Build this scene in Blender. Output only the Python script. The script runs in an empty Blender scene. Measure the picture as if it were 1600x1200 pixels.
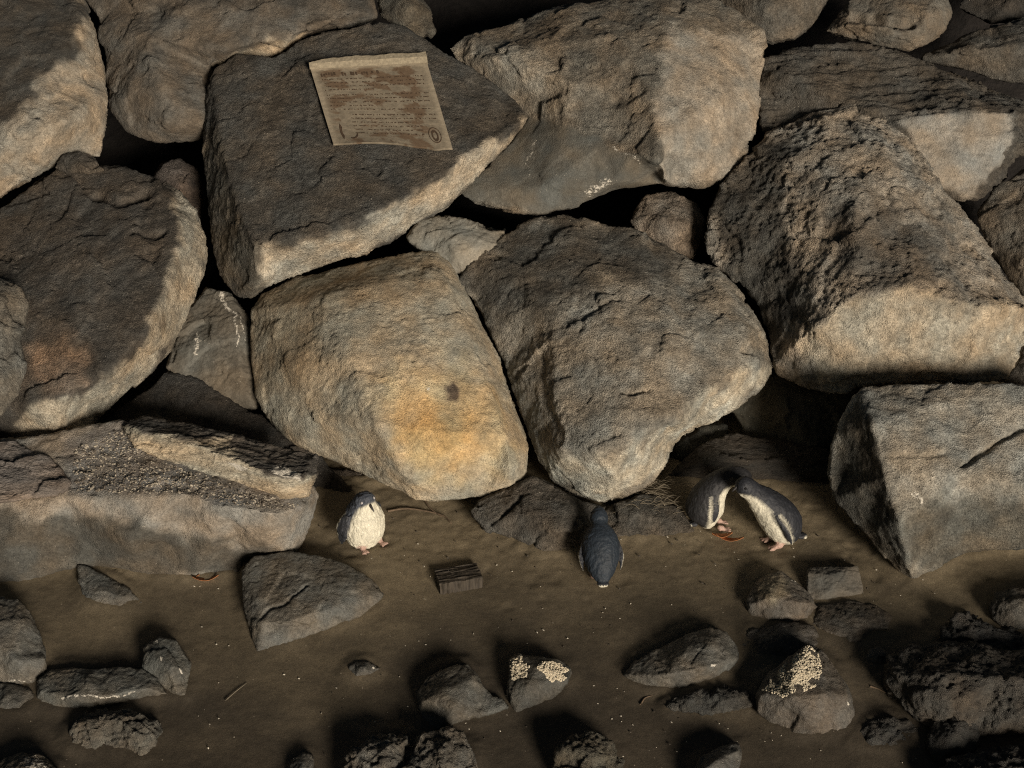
import bpy, bmesh, math, random
import numpy as np
from mathutils import Vector, Matrix
from mathutils.geometry import delaunay_2d_cdt
from mathutils.bvhtree import BVHTree
from mathutils.kdtree import KDTree

random.seed(7)
RNG = np.random.default_rng(11)
scene = bpy.context.scene
COL = scene.collection

# ------------------------------------------------------------------ camera
HFOV = math.radians(35.0)
PITCH = math.radians(24.0)
CAM = np.array([0.0, -7.09, 3.82])
cam_data = bpy.data.cameras.new("camera")
cam_data.sensor_width = 36.0
cam_data.lens = 18.0 / math.tan(HFOV / 2)
cam_data.clip_start = 0.05
cam_data.clip_end = 2000.0
cam = bpy.data.objects.new("camera", cam_data)
cam.location = CAM
cam.rotation_euler = (math.pi / 2 - PITCH, 0, 0)
COL.objects.link(cam)
scene.camera = cam

# ------------------------------------------------------------------ light
SUN_EL = math.radians(6.5)
SUN_AZ = math.radians(25.0)          # to the right of the camera, behind it
world = bpy.data.worlds.new("World")
scene.world = world
world.use_nodes = True
wn = world.node_tree
bg = wn.nodes["Background"]
sky = wn.nodes.new("ShaderNodeTexSky")
sky.sky_type = 'NISHITA'
sky.sun_disc = False
sky.sun_elevation = SUN_EL
sky.sun_rotation = math.pi - SUN_AZ
wn.links.new(sky.outputs[0], bg.inputs[0])
bg.inputs[1].default_value = 0.020

travel = Vector((-math.sin(SUN_AZ) * math.cos(SUN_EL), math.cos(SUN_AZ) * math.cos(SUN_EL), -math.sin(SUN_EL)))
sun_data = bpy.data.lights.new("sun", 'SUN')
sun_data.energy = 4.6
sun_data.angle = math.radians(17.0)
sun_data.color = (1.0, 0.88, 0.73)
sun = bpy.data.objects.new("sun", sun_data)
sun.rotation_euler = travel.to_track_quat('-Z', 'Y').to_euler()
sun.location = (3, -8, 3)
COL.objects.link(sun)

scene.view_settings.view_transform = 'Standard'
scene.view_settings.look = 'None'
scene.view_settings.gamma = 1.0
scene.view_settings.exposure = 0.0
scene.view_settings.use_curve_mapping = False
scene.render.engine = 'CYCLES'
scene.cycles.max_bounces = 4
scene.cycles.diffuse_bounces = 3
scene.cycles.glossy_bounces = 2
scene.cycles.use_denoising = False
scene.cycles.filter_width = 1.1

# ------------------------------------------------------------------ geometry of the view
FPX = 800.0 / math.tan(HFOV / 2)
FWD = np.array([0, math.cos(PITCH), -math.sin(PITCH)])
UPV = np.array([0, math.sin(PITCH), math.cos(PITCH)])
RGT = np.array([1.0, 0, 0])
SLOPE = 0.27


def ray(u, v):
    d = FWD * FPX + RGT * (u - 800.0) + UPV * (600.0 - v)
    return d / np.linalg.norm(d)


def to_px(P):
    q = P - CAM
    w = q @ FWD
    return np.stack([800 + FPX * (q @ RGT) / w, 600 - FPX * (q @ UPV) / w], axis=-1)


def base_z(y):
    """The beach: a steep damp face up to the foot of the rocks, flatter in the hollows behind."""
    y = np.asarray(y, float)
    return np.interp(y, [-200, -12, -4, -2.6, 0.1, 0.6, 1.6, 200],
                     [-1.4, -1.3, -0.95, -SLOPE * 2.6, SLOPE * 0.1, SLOPE * 0.1 + 0.09, SLOPE * 0.1 + 0.15, SLOPE * 0.1 + 0.15])


def on_sand(u, v):
    d = ray(u, v)
    t = 3.0
    for _ in range(60):
        p = CAM + d * t
        t += (p[2] - float(base_z(p[1]))) * 1.2
    return CAM + d * t


def on_plane(u, v, q, n):
    d = ray(u, v)
    t = np.dot(q - CAM, n) / np.dot(d, n)
    return CAM + d * t


# ------------------------------------------------------------------ noise
_perm = np.random.default_rng(3).permutation(256)
_perm = np.concatenate([_perm, _perm, _perm])
_g = np.random.default_rng(4).normal(size=(256, 3))
_g /= np.linalg.norm(_g, axis=1)[:, None]
_g = _g.astype(np.float32)


def perlin(p):
    p = p.astype(np.float32)
    i = np.floor(p).astype(np.int64)
    f = p - i
    i &= 255
    w = f * f * f * (f * (f * 6 - 15) + 10)
    out = 0
    for dx in (0, 1):
        wx = w[:, 0] if dx else 1 - w[:, 0]
        a = _perm[(i[:, 0] + dx) & 255]
        for dy in (0, 1):
            wy = w[:, 1] if dy else 1 - w[:, 1]
            b = _perm[a + ((i[:, 1] + dy) & 255)]
            for dz in (0, 1):
                wz = w[:, 2] if dz else 1 - w[:, 2]
                g = _g[_perm[b + ((i[:, 2] + dz) & 255)]]
                out = out + wx * wy * wz * (g[:, 0] * (f[:, 0] - dx) + g[:, 1] * (f[:, 1] - dy) + g[:, 2] * (f[:, 2] - dz))
    return out * 1.6


def fbm(p, octaves=3, gain=0.5, ridged=False):
    a, s, out = 1.0, 1.0, 0
    for k in range(octaves):
        n = perlin(p * s + 17.3 * k)
        if ridged:
            n = 0.5 - np.abs(n)
        out = out + a * n
        a *= gain
        s *= 2.07
    return out


def facets(p, seed=0.0):
    """Chipped planes: every cell of a jittered grid tilts its own way."""
    ip = np.floor(p).astype(np.int64)
    best = np.full(len(p), 1e9)
    val = np.zeros(len(p))
    for dx in (-1, 0, 1):
        for dy in (-1, 0, 1):
            for dz in (-1, 0, 1):
                c = ip + (dx, dy, dz)
                h = _perm[_perm[_perm[c[:, 0] & 255] + (c[:, 1] & 255)] + (c[:, 2] & 255)]
                q = p - (c + 0.5 + 0.45 * _g[h])
                d = (q * q).sum(1)
                m = d < best
                best = np.where(m, d, best)
                v = (q * _g[(h * 7 + 3) & 255]).sum(1)
                val = np.where(m, v, val)
    return val


def sstep(a, b, x):
    t = np.clip((x - a) / (b - a), 0, 1)
    return t * t * (3 - 2 * t)


def seg_dist(px, poly, closed=True):
    poly = np.array(poly, float)
    n = len(poly)
    d = np.full(len(px), 1e9)
    for k in range(n if closed else n - 1):
        a, b = poly[k], poly[(k + 1) % n]
        ab = b - a
        t = np.clip(((px - a) @ ab) / max(ab @ ab, 1e-9), 0, 1)
        d = np.minimum(d, np.linalg.norm(px - (a + t[:, None] * ab), axis=1))
    return d


def in_poly(px, poly):
    x, y = px[:, 0], px[:, 1]
    c = np.zeros(len(px), bool)
    n = len(poly)
    for k in range(n):
        x1, y1 = poly[k][:2]
        x2, y2 = poly[(k + 1) % n][:2]
        if y1 == y2:
            continue
        cond = ((y1 > y) != (y2 > y)) & (x < (x2 - x1) * (y - y1) / (y2 - y1) + x1)
        c ^= cond
    return c


def signed(px, poly):
    d = seg_dist(px, poly)
    return np.where(in_poly(px, poly), d, -d)


# ------------------------------------------------------------------ node helpers
def new_mat(name):
    m = bpy.data.materials.new(name)
    m.use_nodes = True
    nt = m.node_tree
    return m, nt, nt.nodes["Principled BSDF"]


def nd(nt, t, **kw):
    n = nt.nodes.new(t)
    for k, v in kw.items():
        setattr(n, k, v)
    return n


def noise_node(nt, vec, scale, detail=6, rough=0.6, dist=0.0):
    n = nd(nt, "ShaderNodeTexNoise")
    n.inputs["Scale"].default_value = scale
    n.inputs["Detail"].default_value = detail
    n.inputs["Roughness"].default_value = rough
    n.inputs["Distortion"].default_value = dist
    nt.links.new(vec, n.inputs["Vector"])
    return n.outputs[0]


def maprange(nt, val, a, b, c, d):
    n = nd(nt, "ShaderNodeMapRange")
    nt.links.new(val, n.inputs[0])
    for k, x in zip((1, 2, 3, 4), (a, b, c, d)):
        n.inputs[k].default_value = x
    return n.outputs[0]


def mth(nt, op, a, b=None, c=None):
    n = nd(nt, "ShaderNodeMath", operation=op)
    for k, x in enumerate((a, b, c)):
        if x is None:
            continue
        if isinstance(x, (int, float)):
            n.inputs[k].default_value = x
        else:
            nt.links.new(x, n.inputs[k])
    return n.outputs[0]


def mixc(nt, fac, a, b, mode='MIX'):
    n = nd(nt, "ShaderNodeMix", data_type='RGBA', blend_type=mode)
    n.clamp_result = False
    for s, x in ((0, fac), (6, a), (7, b)):
        if isinstance(x, (int, float)):
            n.inputs[s].default_value = x
        elif isinstance(x, tuple):
            n.inputs[s].default_value = (*x, 1)
        else:
            nt.links.new(x, n.inputs[s])
    return n.outputs[2]


def rock_material(name, grain=1.0, contrast=1.0, bump=0.012, roughness=0.85, stretch=(1, 1, 1), pits=0.5, spec=0.35):
    m, nt, p = new_mat(name)
    tc = nd(nt, "ShaderNodeTexCoord")
    mp = nd(nt, "ShaderNodeMapping")
    mp.inputs["Scale"].default_value = stretch
    nt.links.new(tc.outputs["Object"], mp.inputs["Vector"])
    v = mp.outputs[0]
    col = nd(nt, "ShaderNodeAttribute", attribute_name="col").outputs["Color"]
    white = nd(nt, "ShaderNodeAttribute", attribute_name="white").outputs["Fac"]
    flat = nd(nt, "ShaderNodeAttribute", attribute_name="flat").outputs["Fac"]
    keep = mth(nt, 'SUBTRACT', 1.0, mth(nt, 'MULTIPLY', flat, 0.8))
    a = noise_node(nt, v, 7 * grain, 6, 0.62)
    b = noise_node(nt, v, 42 * grain, 4, 0.7)
    c = noise_node(nt, v, 140 * grain, 2, 0.65)
    vor = nd(nt, "ShaderNodeTexVoronoi")
    vor.inputs["Scale"].default_value = 62 * grain
    nt.links.new(v, vor.inputs["Vector"])
    hole = maprange(nt, vor.outputs["Distance"], 0.10, 0.26, 1, 0)
    hole = mth(nt, 'MULTIPLY', hole, maprange(nt, a, 0.48, 0.62, 0, 1))
    fa = maprange(nt, a, 0.3, 0.7, 1 - 0.42 * contrast, 1 + 0.42 * contrast)
    fb = maprange(nt, b, 0.28, 0.72, 1 - 0.42 * contrast, 1 + 0.42 * contrast)
    f = mth(nt, 'MULTIPLY', mth(nt, 'MULTIPLY', fa, fb), maprange(nt, c, 0.3, 0.7, 1 - 0.4 * contrast, 1 + 0.4 * contrast))
    f = mth(nt, 'ADD', 1.0, mth(nt, 'MULTIPLY', mth(nt, 'SUBTRACT', f, 1.0), keep))
    f = mth(nt, 'MULTIPLY', f, mth(nt, 'SUBTRACT', 1.0, mth(nt, 'MULTIPLY', hole, 0.8 * pits)))
    cc = mixc(nt, 1.0, col, f, 'MULTIPLY')
    # hue drift: warmer and cooler blotches
    h = noise_node(nt, v, 4.3 * grain, 2, 0.6)
    hue = mixc(nt, maprange(nt, h, 0.35, 0.65, 0, 1), (0.92, 1.0, 1.06), (1.10, 0.99, 0.86))
    cc = mixc(nt, 1.0, cc, hue, 'MULTIPLY')
    # pale mineral grains
    gr = nd(nt, "ShaderNodeTexVoronoi")
    gr.inputs["Scale"].default_value = 95 * grain
    nt.links.new(v, gr.inputs["Vector"])
    g1 = maprange(nt, gr.outputs["Distance"], 0.10, 0.22, 1, 0)
    sep = nd(nt, "ShaderNodeSeparateColor")
    nt.links.new(gr.outputs["Color"], sep.inputs[0])
    g1 = mth(nt, 'MULTIPLY', g1, maprange(nt, sep.outputs[0], 0.90, 0.93, 0, 0.55))
    cc = mixc(nt, g1, cc, (0.5, 0.46, 0.38))
    # droppings, salt and lichen where the rock carries them
    wn_ = noise_node(nt, v, 75, 3, 0.75)
    wm = mth(nt, 'ADD', white, mth(nt, 'MULTIPLY', mth(nt, 'SUBTRACT', wn_, 0.5), 1.6))
    wm = mth(nt, 'MULTIPLY', maprange(nt, wm, 0.50, 0.72, 0, 0.9), maprange(nt, white, 0.02, 0.1, 0, 1))
    cc = mixc(nt, wm, cc, (0.66, 0.62, 0.54))
    nt.links.new(cc, p.inputs["Base Color"])
    rr = maprange(nt, b, 0.3, 0.7, roughness + 0.1, roughness - 0.12)
    nt.links.new(rr, p.inputs["Roughness"])
    p.inputs["Specular IOR Level"].default_value = spec
    hsum = mth(nt, 'ADD', mth(nt, 'MULTIPLY', b, 0.32), mth(nt, 'MULTIPLY', c, 0.6))
    bp = nd(nt, "ShaderNodeBump")
    nt.links.new(keep, bp.inputs["Strength"])
    bp.inputs["Distance"].default_value = bump
    nt.links.new(hsum, bp.inputs["Height"])
    nt.links.new(bp.outputs[0], p.inputs["Normal"])
    return m


MAT = {
    'basalt': rock_material("basalt_rough", 1.0, 1.0, 0.020, 0.88),
    'tan': rock_material("sandy_stone", 1.1, 0.75, 0.012, 0.9, pits=1.0),
    'smooth': rock_material("split_stone_face", 0.8, 0.5, 0.005, 0.85, pits=0.2),
    'layered': rock_material("layered_stone", 1.0, 0.9, 0.016, 0.88, stretch=(0.45, 1.0, 2.2)),
    'wet': rock_material("damp_shore_rock", 1.3, 0.8, 0.008, 0.62, pits=0.6, spec=0.5),
    'weed': rock_material("weed_covered_rock", 1.4, 1.0, 0.016, 0.7, pits=1.0, spec=0.5),
}


def plain_material(name, color, roughness=0.7, var=0.25, scale=60, bump=0.002, attr=False, spec=0.4, stretch=(1, 1, 1)):
    m, nt, p = new_mat(name)
    tc = nd(nt, "ShaderNodeTexCoord")
    mp = nd(nt, "ShaderNodeMapping")
    mp.inputs["Scale"].default_value = stretch
    nt.links.new(tc.outputs["Object"], mp.inputs["Vector"])
    b = noise_node(nt, mp.outputs[0], scale, 5, 0.65)
    f = maprange(nt, b, 0.3, 0.7, 1 - var, 1 + var)
    src = nd(nt, "ShaderNodeAttribute", attribute_name="col").outputs["Color"] if attr else color
    nt.links.new(mixc(nt, 1.0, src, f, 'MULTIPLY'), p.inputs["Base Color"])
    p.inputs["Roughness"].default_value = roughness
    p.inputs["Specular IOR Level"].default_value = spec
    bp = nd(nt, "ShaderNodeBump")
    bp.inputs["Distance"].default_value = bump
    nt.links.new(b, bp.inputs["Height"])
    nt.links.new(bp.outputs[0], p.inputs["Normal"])
    return m


# ------------------------------------------------------------------ object helpers
def tag(o, label=None, cat=None, group=None, kind=None):
    if label:
        o["label"] = label
    if cat:
        o["category"] = cat
    if group:
        o["group"] = group
    if kind:
        o["kind"] = kind
    return o


def link_mesh(name, verts, faces, mat, parent=None, loc=None, smooth=False):
    me = bpy.data.meshes.new(name)
    loc = np.zeros(3) if loc is None else np.asarray(loc, float)
    me.from_pydata([tuple(np.asarray(v) - loc) for v in verts], [], [tuple(f) for f in faces])
    me.materials.append(mat)
    if smooth:
        me.polygons.foreach_set("use_smooth", np.ones(len(me.polygons), bool))
    o = bpy.data.objects.new(name, me)
    COL.objects.link(o)
    if parent:
        o.parent = parent
        o.matrix_parent_inverse = Matrix.Identity(4)
        o.location = loc - np.array(parent.location)
    else:
        o.location = loc
    return o


def voxelize(bm, size):
    me = bpy.data.meshes.new("tmp")
    bm.to_mesh(me)
    bm.free()
    o = bpy.data.objects.new("tmp", me)
    COL.objects.link(o)
    md = o.modifiers.new("r", 'REMESH')
    md.mode = 'VOXEL'
    md.voxel_size = size
    dg = bpy.context.evaluated_depsgraph_get()
    out = bpy.data.meshes.new_from_object(o.evaluated_get(dg))
    bpy.data.objects.remove(o)
    bpy.data.meshes.remove(me)
    return out


def mesh_co(me):
    a = np.empty(len(me.vertices) * 3, np.float32)
    me.vertices.foreach_get("co", a)
    return a.reshape(-1, 3).astype(np.float64)


def mesh_set(me, P):
    me.vertices.foreach_set("co", P.astype(np.float32).ravel())
    me.update()


def mesh_normals(me):
    a = np.empty(len(me.vertices) * 3, np.float32)
    me.vertex_normals.foreach_get("vector", a)
    return a.reshape(-1, 3).astype(np.float64)


def relax(me, P, iters, lam=0.5):
    e = np.empty(len(me.edges) * 2, np.int32)
    me.edges.foreach_get("vertices", e)
    e = e.reshape(-1, 2)
    n = len(P)
    cnt = np.bincount(e.ravel(), minlength=n)[:, None].clip(1)
    for _ in range(iters):
        s = np.empty_like(P)
        for k in range(3):
            s[:, k] = np.bincount(e[:, 0], P[e[:, 1], k], n) + np.bincount(e[:, 1], P[e[:, 0], k], n)
        P = P + lam * (s / cnt - P)
    return P


def set_attr(me, name, data, kind):
    at = me.attributes.new(name, kind, 'POINT')
    if kind == 'FLOAT_COLOR':
        d = np.ones((len(data), 4), np.float32)
        d[:, :3] = data
        at.data.foreach_set("color", d.ravel())
    else:
        at.data.foreach_set("value", data.astype(np.float32))


WALL_ANG = 45.0
ROCKS = {}


def rock(key, name, label, out, ridges=(), pts=(), ang=WALL_ANG, base=None, d=0.0, thick=0.6, mat='basalt',
         color=(0.13, 0.115, 0.09), paint=(), white=(), grooves=(), amp=(0.026, 0.0055, 0.004), vox=0.0115,
         soft=4, layer=None, hb=0.0, cat="rock", group=None, pitted=0.0, sat=0.63, chip=1.0):
    """A boulder. Outline and ridge points are (x, y[, relief in m]) read off the photograph and laid on a plane
    that rises at ang degrees from the base point; relief lifts them off that plane."""
    if key[0] == 'f':
        ang = 20 + (ang - 20) * 0.5
    a = math.radians(ang)
    n = np.array([0, -math.sin(a), math.cos(a)])
    q = np.zeros(3) if base is None else on_sand(*base)
    q = q + n * d
    verts2, h = [], []
    for p in out:
        verts2.append(Vector((p[0], -p[1])))
        h.append(p[2] if len(p) > 2 else hb)
    no = len(out)
    edges = []
    for r in ridges:
        prev = None
        for p in r:
            found = None
            for k, w in enumerate(verts2):
                if abs(w.x - p[0]) < 1.5 and abs(w.y + p[1]) < 1.5:
                    found = k
            if found is None:
                verts2.append(Vector((p[0], -p[1])))
                h.append(p[2])
                found = len(verts2) - 1
            if prev is not None:
                edges.append((prev, found))
            prev = found
    for p in pts:
        verts2.append(Vector((p[0], -p[1])))
        h.append(p[2])
    r = delaunay_2d_cdt(verts2, edges, [list(range(no))], 1, 1e-4)
    ov, of, orig = r[0], r[2], r[3]
    bm = bmesh.new()
    bv, back = [], {}
    c2 = np.mean([(p[0], p[1]) for p in out], axis=0)
    dirc = ray(*c2)
    for k, w in enumerate(ov):
        u, v = w.x, -w.y
        hh = h[orig[k][0]] if orig[k] else hb
        P = on_plane(u, v, q, n) - ray(u, v) * hh
        bv.append(bm.verts.new(P))
        for s in orig[k]:
            if s < no:
                back[s] = k
    for f in of:
        try:
            bm.faces.new([bv[i] for i in f])
        except ValueError:
            pass
    nxt = {}
    for f in bm.faces:
        for lp in f.loops:
            if len(lp.edge.link_faces) == 1:
                nxt[lp.vert] = lp.link_loop_next.vert
    start = bv[back[0]]
    ring0, cur = [], start
    while cur is not None and (cur is not start or not ring0) and len(ring0) < 500:
        ring0.append(cur)
        cur = nxt.get(cur)
    cen = np.mean([np.array(x.co) for x in ring0], axis=0)
    rings = [ring0]
    for tt, sc in ((0.35, 0.985), (0.75, 0.86), (1.0, 0.6)):
        rings.append([bm.verts.new(cen + (np.array(x.co) - cen) * sc + dirc * thick * tt) for x in ring0])
    m_ = len(ring0)
    for A, B in zip(rings, rings[1:]):
        for i in range(m_):
            j = (i + 1) % m_
            bm.faces.new((A[i], A[j], B[j], B[i]))
    cv = bm.verts.new(cen + dirc * thick * 1.02)
    for i in range(m_):
        bm.faces.new((rings[-1][i], rings[-1][(i + 1) % m_], cv))
    bmesh.ops.recalc_face_normals(bm, faces=bm.faces)
    me = voxelize(bm, vox * 1.15)
    me.name = name
    P = mesh_co(me)
    P = relax(me, P, max(1, soft - 2))
    mesh_set(me, P)
    N = mesh_normals(me)
    seed = np.array([hash_seed(key), hash_seed(key + 'b'), hash_seed(key + 'c')])
    Q = P + seed
    if layer is not None:
        S = Q * np.array(layer)
    else:
        S = Q
    px = to_px(P)
    W = S + 0.03 * np.stack([perlin(S * 6), perlin(S * 6 + 7), perlin(S * 6 + 13)], 1)
    disp = amp[0] * 0.5 * fbm(S * 2.6, 2) + amp[0] * 0.85 * chip * facets(W * 5.0) + amp[1] * 1.0 * chip * facets(W * 14.0 + 5) \
        + amp[1] * 0.5 * fbm(S * 24, 3, 0.7) + amp[2] * fbm(S * 66, 2, 0.6)
    if pitted:
        z = fbm(S * 22, 2, 0.6)
        gate = sstep(-0.05, 0.35, fbm(Q * 4.2 + 5, 2))
        disp -= pitted * gate * sstep(0.05, 0.5, np.abs(z))
    for g, gw, gd in grooves:
        jit = px + 5 * np.stack([perlin(Q * 14), perlin(Q * 14 + 9)], 1)
        dd = seg_dist(jit, g, closed=False)
        disp -= gd * (1 - sstep(gw * 0.35, gw, dd))
    jn = fbm(Q * 7, 2, 0.6)[:, None]
    jn2 = fbm(Q * 7 + 31, 2, 0.6)[:, None]
    pj = px + 26 * np.concatenate([jn, jn2], 1)
    flatm = np.zeros(len(P))
    for pt in paint:
        if len(pt) > 3:
            pjj = px + min(26, 1.3 * pt[2] + 2) * np.concatenate([jn, jn2], 1)
            mk = sstep(-pt[2], pt[2], signed(pjj, pt[0]))
            disp *= 1 - (1 - pt[3]) * mk
            flatm = np.maximum(flatm, (1 - pt[3]) * mk)
    P = P + N * disp[:, None]
    # stone colour, with lit and shaded facet tones painted over it
    colr = np.tile(np.array(color, float), (len(P), 1))
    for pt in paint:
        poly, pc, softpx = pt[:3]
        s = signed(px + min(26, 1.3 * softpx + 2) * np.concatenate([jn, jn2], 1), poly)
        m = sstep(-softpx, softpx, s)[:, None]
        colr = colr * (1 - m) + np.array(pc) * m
    colr = np.where(colr[:, :1] < 0.2, colr * (0.66 + 0.34 * sstep(0.13, 0.2, colr[:, :1])), colr) if key[0] == 'r' else colr * 0.68  # lowers dark tones to widen the painted light and dark of the facets
    lum = colr @ np.array([0.3, 0.59, 0.11])
    colr = lum[:, None] + (colr - lum[:, None]) * sat
    wm = np.zeros(len(P))
    pj2 = px + 7 * np.concatenate([jn, jn2], 1)
    for poly, s0, k in white:
        if len(poly) > 3:
            s = signed(pj2, poly)
            wm = np.maximum(wm, k * sstep(-s0, s0, s))
        else:
            wm = np.maximum(wm, k * (1 - sstep(0, s0, seg_dist(pj2, poly, closed=False))))
    cen = P.mean(0)
    cen[2] = P[:, 2].min()
    mesh_set(me, P - cen)
    set_attr(me, "col", colr, 'FLOAT_COLOR')
    set_attr(me, "white", wm, 'FLOAT')
    set_attr(me, "flat", flatm, 'FLOAT')
    me.polygons.foreach_set("use_smooth", np.ones(len(me.polygons), bool))
    me.materials.clear()
    me.materials.append(MAT[mat])
    o = bpy.data.objects.new(name, me)
    COL.objects.link(o)
    o.location = cen
    tag(o, label, cat, group)
    ROCKS[key] = o
    return o


def hash_seed(s):
    x = 7
    for ch in s:
        x = (x * 131 + ord(ch)) % 99991
    return (x % 997) * 0.37


def bvh_of(o):
    me = o.data
    P = mesh_co(me) + np.array(o.location)
    return BVHTree.FromPolygons([tuple(p) for p in P], [tuple(p.vertices) for p in me.polygons])


def hit(bvh, u, v):
    loc, nor, _, _ = bvh.ray_cast(Vector(CAM), Vector(ray(u, v)))
    return loc, nor


# palette (base colours and painted facet tones of the stones)
DK = (0.085, 0.075, 0.060)
DK2 = (0.060, 0.053, 0.044)
GR = (0.19, 0.17, 0.135)
TAN = (0.36, 0.285, 0.18)
PALE = (0.33, 0.30, 0.25)
BRN = (0.15, 0.12, 0.085)

# ================================================================== SETTING
# sand: one sheet, fine where the camera looks, coarse out to the horizon
fx = np.arange(-3.4, 3.4001, 0.0125)
cx = np.array([3.8, 4.6, 6, 9, 15, 30, 70, 180])
xs = np.concatenate([-cx[::-1], fx, cx])
fy = np.arange(-2.35, 1.3001, 0.0125)
ys = np.concatenate([[-180, -70, -30, -16, -10, -7, -5, -3.8, -3.0, -2.6], fy, [1.6, 3, 8, 30, 120]])
X, Y = np.meshgrid(xs, ys)
Pg = np.stack([X.ravel(), Y.ravel(), np.zeros(X.size)], 1)
Pg[:, 2] = base_z(Pg[:, 1])
dense = (np.abs(Pg[:, 0]) < 3.45) & (Pg[:, 1] > -2.4) & (Pg[:, 1] < 1.35)
Pd = Pg[dense]
back_rough = sstep(-0.75, -0.1, Pd[:, 1] + 0.12 * perlin(Pd * 2.0))
zz = 0.012 * fbm(Pd * np.array([1.3, 1.8, 1]), 2) + 0.0012 * fbm(Pd * np.array([9, 14, 1]), 3)
zz += back_rough * (0.0038 * fbm(Pd * np.array([17, 27, 1]) + 4, 3, 0.7))
zz += (1 - back_rough) * 0.0008 * fbm(Pd * np.array([30, 42, 1]) + 8, 2)
Pg[dense, 2] += zz
nx, ny = len(xs), len(ys)
idx = np.arange(nx * ny).reshape(ny, nx)
F = np.stack([idx[:-1, :-1].ravel(), idx[:-1, 1:].ravel(), idx[1:, 1:].ravel(), idx[1:, :-1].ravel()], 1)


def grid_mesh(name, P, F, mat):
    me = bpy.data.meshes.new(name)
    me.vertices.add(len(P))
    me.vertices.foreach_set("co", P.astype(np.float32).ravel())
    me.loops.add(F.size)
    me.loops.foreach_set("vertex_index", F.astype(np.int32).ravel())
    me.polygons.add(len(F))
    me.polygons.foreach_set("loop_start", np.arange(0, F.size, 4, dtype=np.int32))
    me.update(calc_edges=True)
    me.polygons.foreach_set("use_smooth", np.ones(len(F), bool))
    me.materials.append(mat)
    o = bpy.data.objects.new(name, me)
    COL.objects.link(o)
    return o


def nd_y(nt, vec):
    n = nd(nt, "ShaderNodeSeparateXYZ")
    nt.links.new(vec, n.inputs[0])
    return n.outputs[1]


def sand_material():
    m, nt, p = new_mat("damp_sand_light_pool")
    tc = nd(nt, "ShaderNodeTexCoord")
    v = tc.outputs["Object"]
    mp = nd(nt, "ShaderNodeMapping")
    mp.inputs["Scale"].default_value = (0.7, 1.3, 1)
    nt.links.new(v, mp.inputs["Vector"])
    a = noise_node(nt, mp.outputs[0], 1.7, 6, 0.6)
    b = noise_node(nt, v, 26, 6, 0.7)
    c = noise_node(nt, v, 260, 3, 0.7)
    f = mth(nt, 'MULTIPLY', maprange(nt, a, 0.3, 0.7, 0.78, 1.2), maprange(nt, b, 0.3, 0.7, 0.82, 1.2))
    f = mth(nt, 'MULTIPLY', f, maprange(nt, c, 0.3, 0.7, 0.55, 1.5))
    cc = mixc(nt, 1.0, mixc(nt, maprange(nt, mth(nt, 'ADD', nd_y(nt, v), mth(nt, 'MULTIPLY', mth(nt, 'SUBTRACT', a, 0.5), 1.6)), -1.25, -0.35, 0, 1), (0.056, 0.046, 0.033), (0.150, 0.122, 0.080)), f, 'MULTIPLY')  # dark front, lighter back: a pool of light painted into the sand colour
    gr = nd(nt, "ShaderNodeTexVoronoi")
    gr.inputs["Scale"].default_value = 70
    nt.links.new(v, gr.inputs["Vector"])
    sep = nd(nt, "ShaderNodeSeparateColor")
    nt.links.new(gr.outputs["Color"], sep.inputs[0])
    near = maprange(nt, gr.outputs["Distance"], 0.12, 0.24, 1, 0)
    gate = maprange(nt, b, 0.48, 0.60, 0, 1)
    wm = mth(nt, 'MULTIPLY', mth(nt, 'MULTIPLY', near, maprange(nt, sep.outputs[0], 0.955, 0.965, 0, 0.8)), gate)
    cc = mixc(nt, wm, cc, (0.55, 0.48, 0.37))
    dm = mth(nt, 'MULTIPLY', mth(nt, 'MULTIPLY', near, maprange(nt, sep.outputs[1], 0.93, 0.94, 0, 0.8)), gate)
    cc = mixc(nt, dm, cc, (0.05, 0.038, 0.026))
    nt.links.new(cc, p.inputs["Base Color"])
    nt.links.new(maprange(nt, a, 0.3, 0.7, 0.8, 0.5), p.inputs["Roughness"])
    p.inputs["Specular IOR Level"].default_value = 0.35
    hs = mth(nt, 'ADD', mth(nt, 'MULTIPLY', b, 0.7), mth(nt, 'MULTIPLY', c, 0.22))
    bp = nd(nt, "ShaderNodeBump")
    bp.inputs["Distance"].default_value = 0.004
    nt.links.new(hs, bp.inputs["Height"])
    nt.links.new(bp.outputs[0], p.inputs["Normal"])
    return m


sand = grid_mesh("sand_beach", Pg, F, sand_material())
tag(sand, kind="structure")

# the core of the breakwater behind the boulders, near-black as painted crevice shade
bx_ = np.concatenate([[-120, -50, -20, -9], np.arange(-5, 5.01, 0.08), [9, 20, 50, 120]])
prof = [(1.05, -0.05), (1.15, 0.15)] + [(1.2 + 0.08 * k, 0.2 + 0.08 * k) for k in range(1, 34)] + [(4.6, 3.1), (8, 3.2), (40, 3.2), (150, 3.2)]
Pe = np.array([(x, y + 0.6, z) for (y, z) in prof for x in bx_], float)
nz = perlin(Pe * 1.7) * 0.16 + perlin(Pe * 5.0) * 0.06
Pe[:, 1] += nz
nxx, nyy = len(bx_), len(prof)
idx = np.arange(nxx * nyy).reshape(nyy, nxx)
Fe = np.stack([idx[:-1, :-1].ravel(), idx[:-1, 1:].ravel(), idx[1:, 1:].ravel(), idx[1:, :-1].ravel()], 1)
core = grid_mesh("breakwater_core", Pe, Fe, plain_material("rubble_crevice_shade", (0.012, 0.010, 0.009), 0.95, 0.5, 14, 0.03))
tag(core, kind="structure")

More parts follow.
